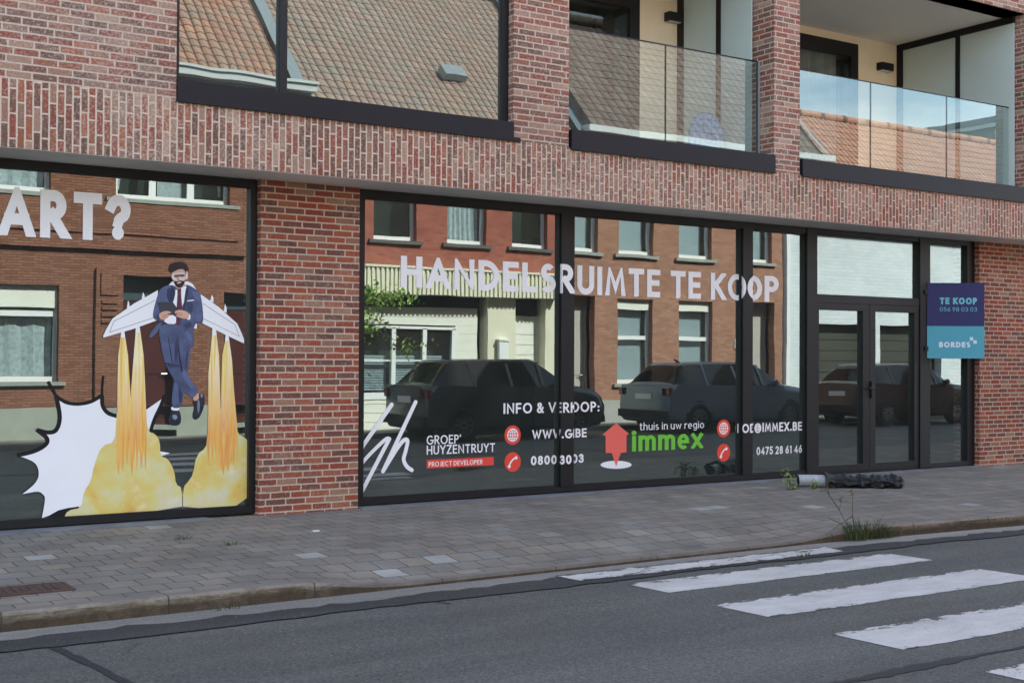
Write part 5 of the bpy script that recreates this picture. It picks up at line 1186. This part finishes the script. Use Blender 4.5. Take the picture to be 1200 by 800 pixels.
_n = gg.noise(gg.n('ShaderNodeTexCoord').outputs['Object'], 26, 5, .65, 1.2); _b = gg.n('ShaderNodeBump'); _b.inputs['Strength'].default_value = .9; _b.inputs['Distance'].default_value = .03; gg.l(_n, _b.inputs['Height']); gg.l(_b.outputs[0], bb.inputs['Normal'])
from mathutils import noise as mnoise
mb = MB(); ns, na = 56, 44; grid = []
for i in range(ns+1):
    s_ = .30+(Lp-.30)*i/ns; row = []; q = frame_at(s_)
    env = .092*(1+.16*math.sin(i*.55)+.10*math.sin(i*1.3+1))*(min(1, (ns-i)/4+.35))*(1.12 if i < 9 else 1)
    for j in range(na):
        a = 2*math.pi*j/na; c, s2 = math.cos(a), math.sin(a)
        f_ = 1+.36*mnoise.noise(Vector((s_*9, c*2.2, s2*2.2+5)))+.22*mnoise.noise(Vector((s_*24, c*5, s2*5)))+.08*mnoise.noise(Vector((s_*50, c*11, s2*11)))
        zz = .066+env*f_*s2*.82; yy = env*f_*c*1.3
        row.append(q+side_*yy+Vector((0,0,max(.004, zz))))
    grid.append(row)
for i in range(ns):
    for j in range(na): mb.face((grid[i][j], grid[i+1][j], grid[i+1][(j+1)%na], grid[i][(j+1)%na]))
mb.face(grid[0][::-1]); mb.face(grid[-1])
mb.build('plastic_wrap', bagm, t, smooth=True, weld=True)
M['grass'] = plain('dusty_grass', S(74,84,48), .7, noise=.35, nscale=12); M['grassdry'] = plain('dry_stalk', S(82,78,52), .8, noise=.3, nscale=9); M['weedg'] = plain('fresh_weed_leaf', S(104,122,52), .6, noise=.3, nscale=15)
def blades(mb, c, n, h, spread, wd, rnd, lean=1.0):
    for _ in range(n):
        a = rnd.uniform(0, 2*math.pi); r = spread*math.sqrt(rnd.random()); b = Vector(c)+Vector((r*math.cos(a)*1.5, r*math.sin(a)*.55, 0))
        d = Vector((math.cos(a)+rnd.uniform(-.6,.6), math.sin(a)+rnd.uniform(-.6,.6), 0))*rnd.uniform(.2,.9)*lean; hh = h*rnd.uniform(.45,1.1); sd = Vector((-d.y, d.x, 0)); sd = sd.normalized()*wd if sd.length > 1e-4 else Vector((wd,0,0))
        p = [b, b+d*hh*.3+Vector((0,0,hh*.55)), b+d*hh*.85+Vector((0,0,hh*.85))]
        mb.face((p[0]-sd, p[0]+sd, p[1]+sd*.8, p[1]-sd*.8)); mb.face((p[1]-sd*.8, p[1]+sd*.8, p[2]))
def stalk(mb, base, pts, r=.004):
    mb.tube([Vector(base)+Vector(p) for p in pts], r, 5, r1=.0015)
rnd = random.Random(11)
t = thing('weed_tuft', 'dusty green grass tuft with tall thin seed stalks growing at the kerb', 'weed', (8.95, -3.36, -.16))
mb = MB(); blades(mb, (8.92,-3.40,-.165), 260, .22, .15, .004, rnd); blades(mb, (9.2,-3.43,-.165), 120, .15, .12, .004, rnd); mb.build('leaves', M['grass'], t)
mb = MB(); B0 = (8.86,-3.38,-.15)
for pts in ([(0,0,0),(-.05,0,.2),(-.03,.02,.38),(-.06,0,.44)], [(0,0,0),(-.12,0,.12),(-.2,.02,.26),(-.17,.02,.36)], [(-.2,.02,.26),(-.32,.03,.40),(-.42,.03,.48)], [(-.32,.03,.40),(-.36,.02,.5),(-.33,.02,.56)], [(-.36,.02,.5),(-.45,.02,.44)], [(-.05,0,.2),(-.2,.0,.14),(-.38,.02,.05)], [(-.2,0,.14),(-.35,.02,.2)]): stalk(mb, B0, pts, .0045)
for c in ((-.03,.02,.4),(-.33,.02,.52),(-.42,.03,.47),(-.17,.02,.35)): leaf_cloud(mb, Vector(B0)+Vector(c), (.02,.01,.02), 14, .014, rnd)
mb.build('seed_stalks', M['grassdry'], t)
t = thing('weed_tuft', 'fresh green weed growing at the open end of the grey pipe', 'weed', (10.62, -.86, -.03))
mb = MB(); leaf_cloud(mb, (10.60,-.86,.06), (.05,.04,.05), 60, .024, rnd); leaf_cloud(mb, (10.86,-.98,.02), (.03,.03,.03), 40, .022, rnd); leaf_cloud(mb, (10.85,-.55,.1), (.03,.03,.05), 30, .02, rnd); mb.build('leaves', M['weedg'], t)
mb = MB(); blades(mb, (10.62,-.88,-.035), 30, .16, .06, .003, rnd); blades(mb, (10.86,-.98,-.035), 14, .1, .04, .003, rnd); mb.build('stems', M['grass'], t)
small = [((215,635),'tiny weed in a paving joint under the printed flames', .05), ((273,641),'small weed between pavers right of the drain cover', .045), ((272,712),'flat weed patch in the gutter below the brick pillar', .05), ((943,641),'small weed at the edge of the lowered kerb', .05), ((800,566),'tiny weed at the foot of the shop window', .03), ((252,606),'yellow green sprout at foot of the left window', .03)]
for (px, py), lab, hh in small:
    inroad = py > 700 or (py > 638 and px > 900); q = onZ(px, py, ROADZ+.004 if py > 700 else -.06)
    q.z = ROADZ+.004 if py > 700 else pave_z(q.x, q.y)
    mb = MB(); blades(mb, q, 46 if py > 700 else 26, hh, .12 if py > 700 else .05, .0028, rnd, 1.6)
    o = mb.build('weed', M['grass']); tag(o, lab, 'weed', 'small weeds in the paving joints')
# drain cover
c = Vector((1.83, -2.68, 0)); t = thing('drain_cover', 'rusty brown rectangular drain cover set in the pavement near the kerb', 'drain cover', (c.x, c.y, pave_z(c.x, c.y)))
rust = plain('rusty_iron', S(78,60,52), .8, noise=.35, nscale=14, bump=.5); zc = pave_z(c.x, c.y)
mb = MB(); mb.box(c.x-.26, c.x+.26, c.y-.14, c.y+.14, zc-.03, zc+.006); mb.build('cover', rust, t)
mb = MB()
for k in range(9): mb.box(c.x-.22+.05*k, c.x-.205+.05*k, c.y-.10, c.y+.10, zc+.006, zc+.011)
mb.build('rib', rust, t)
mb = MB(); mb.box(c.x-.285, c.x-.262, c.y-.16, c.y+.16, zc-.03, zc+.009); mb.box(c.x+.262, c.x+.285, c.y-.16, c.y+.16, zc-.03, zc+.009); mb.box(c.x-.262, c.x+.262, c.y+.142, c.y+.16, zc-.03, zc+.009); mb.box(c.x-.262, c.x+.262, c.y-.16, c.y-.142, zc-.03, zc+.009); mb.build('rim', rust, t)
q = onZ(370, 625.5, -.06); q.z = pave_z(q.x, q.y)
mb = MB(); mb.box(q.x-.03, q.x+.03, q.y-.018, q.y+.018, q.z+.002, q.z+.009); tag(mb.build('paper_scrap', M['whitepvc']), 'tiny white paper scrap on the pavers before the brick pillar', 'litter')
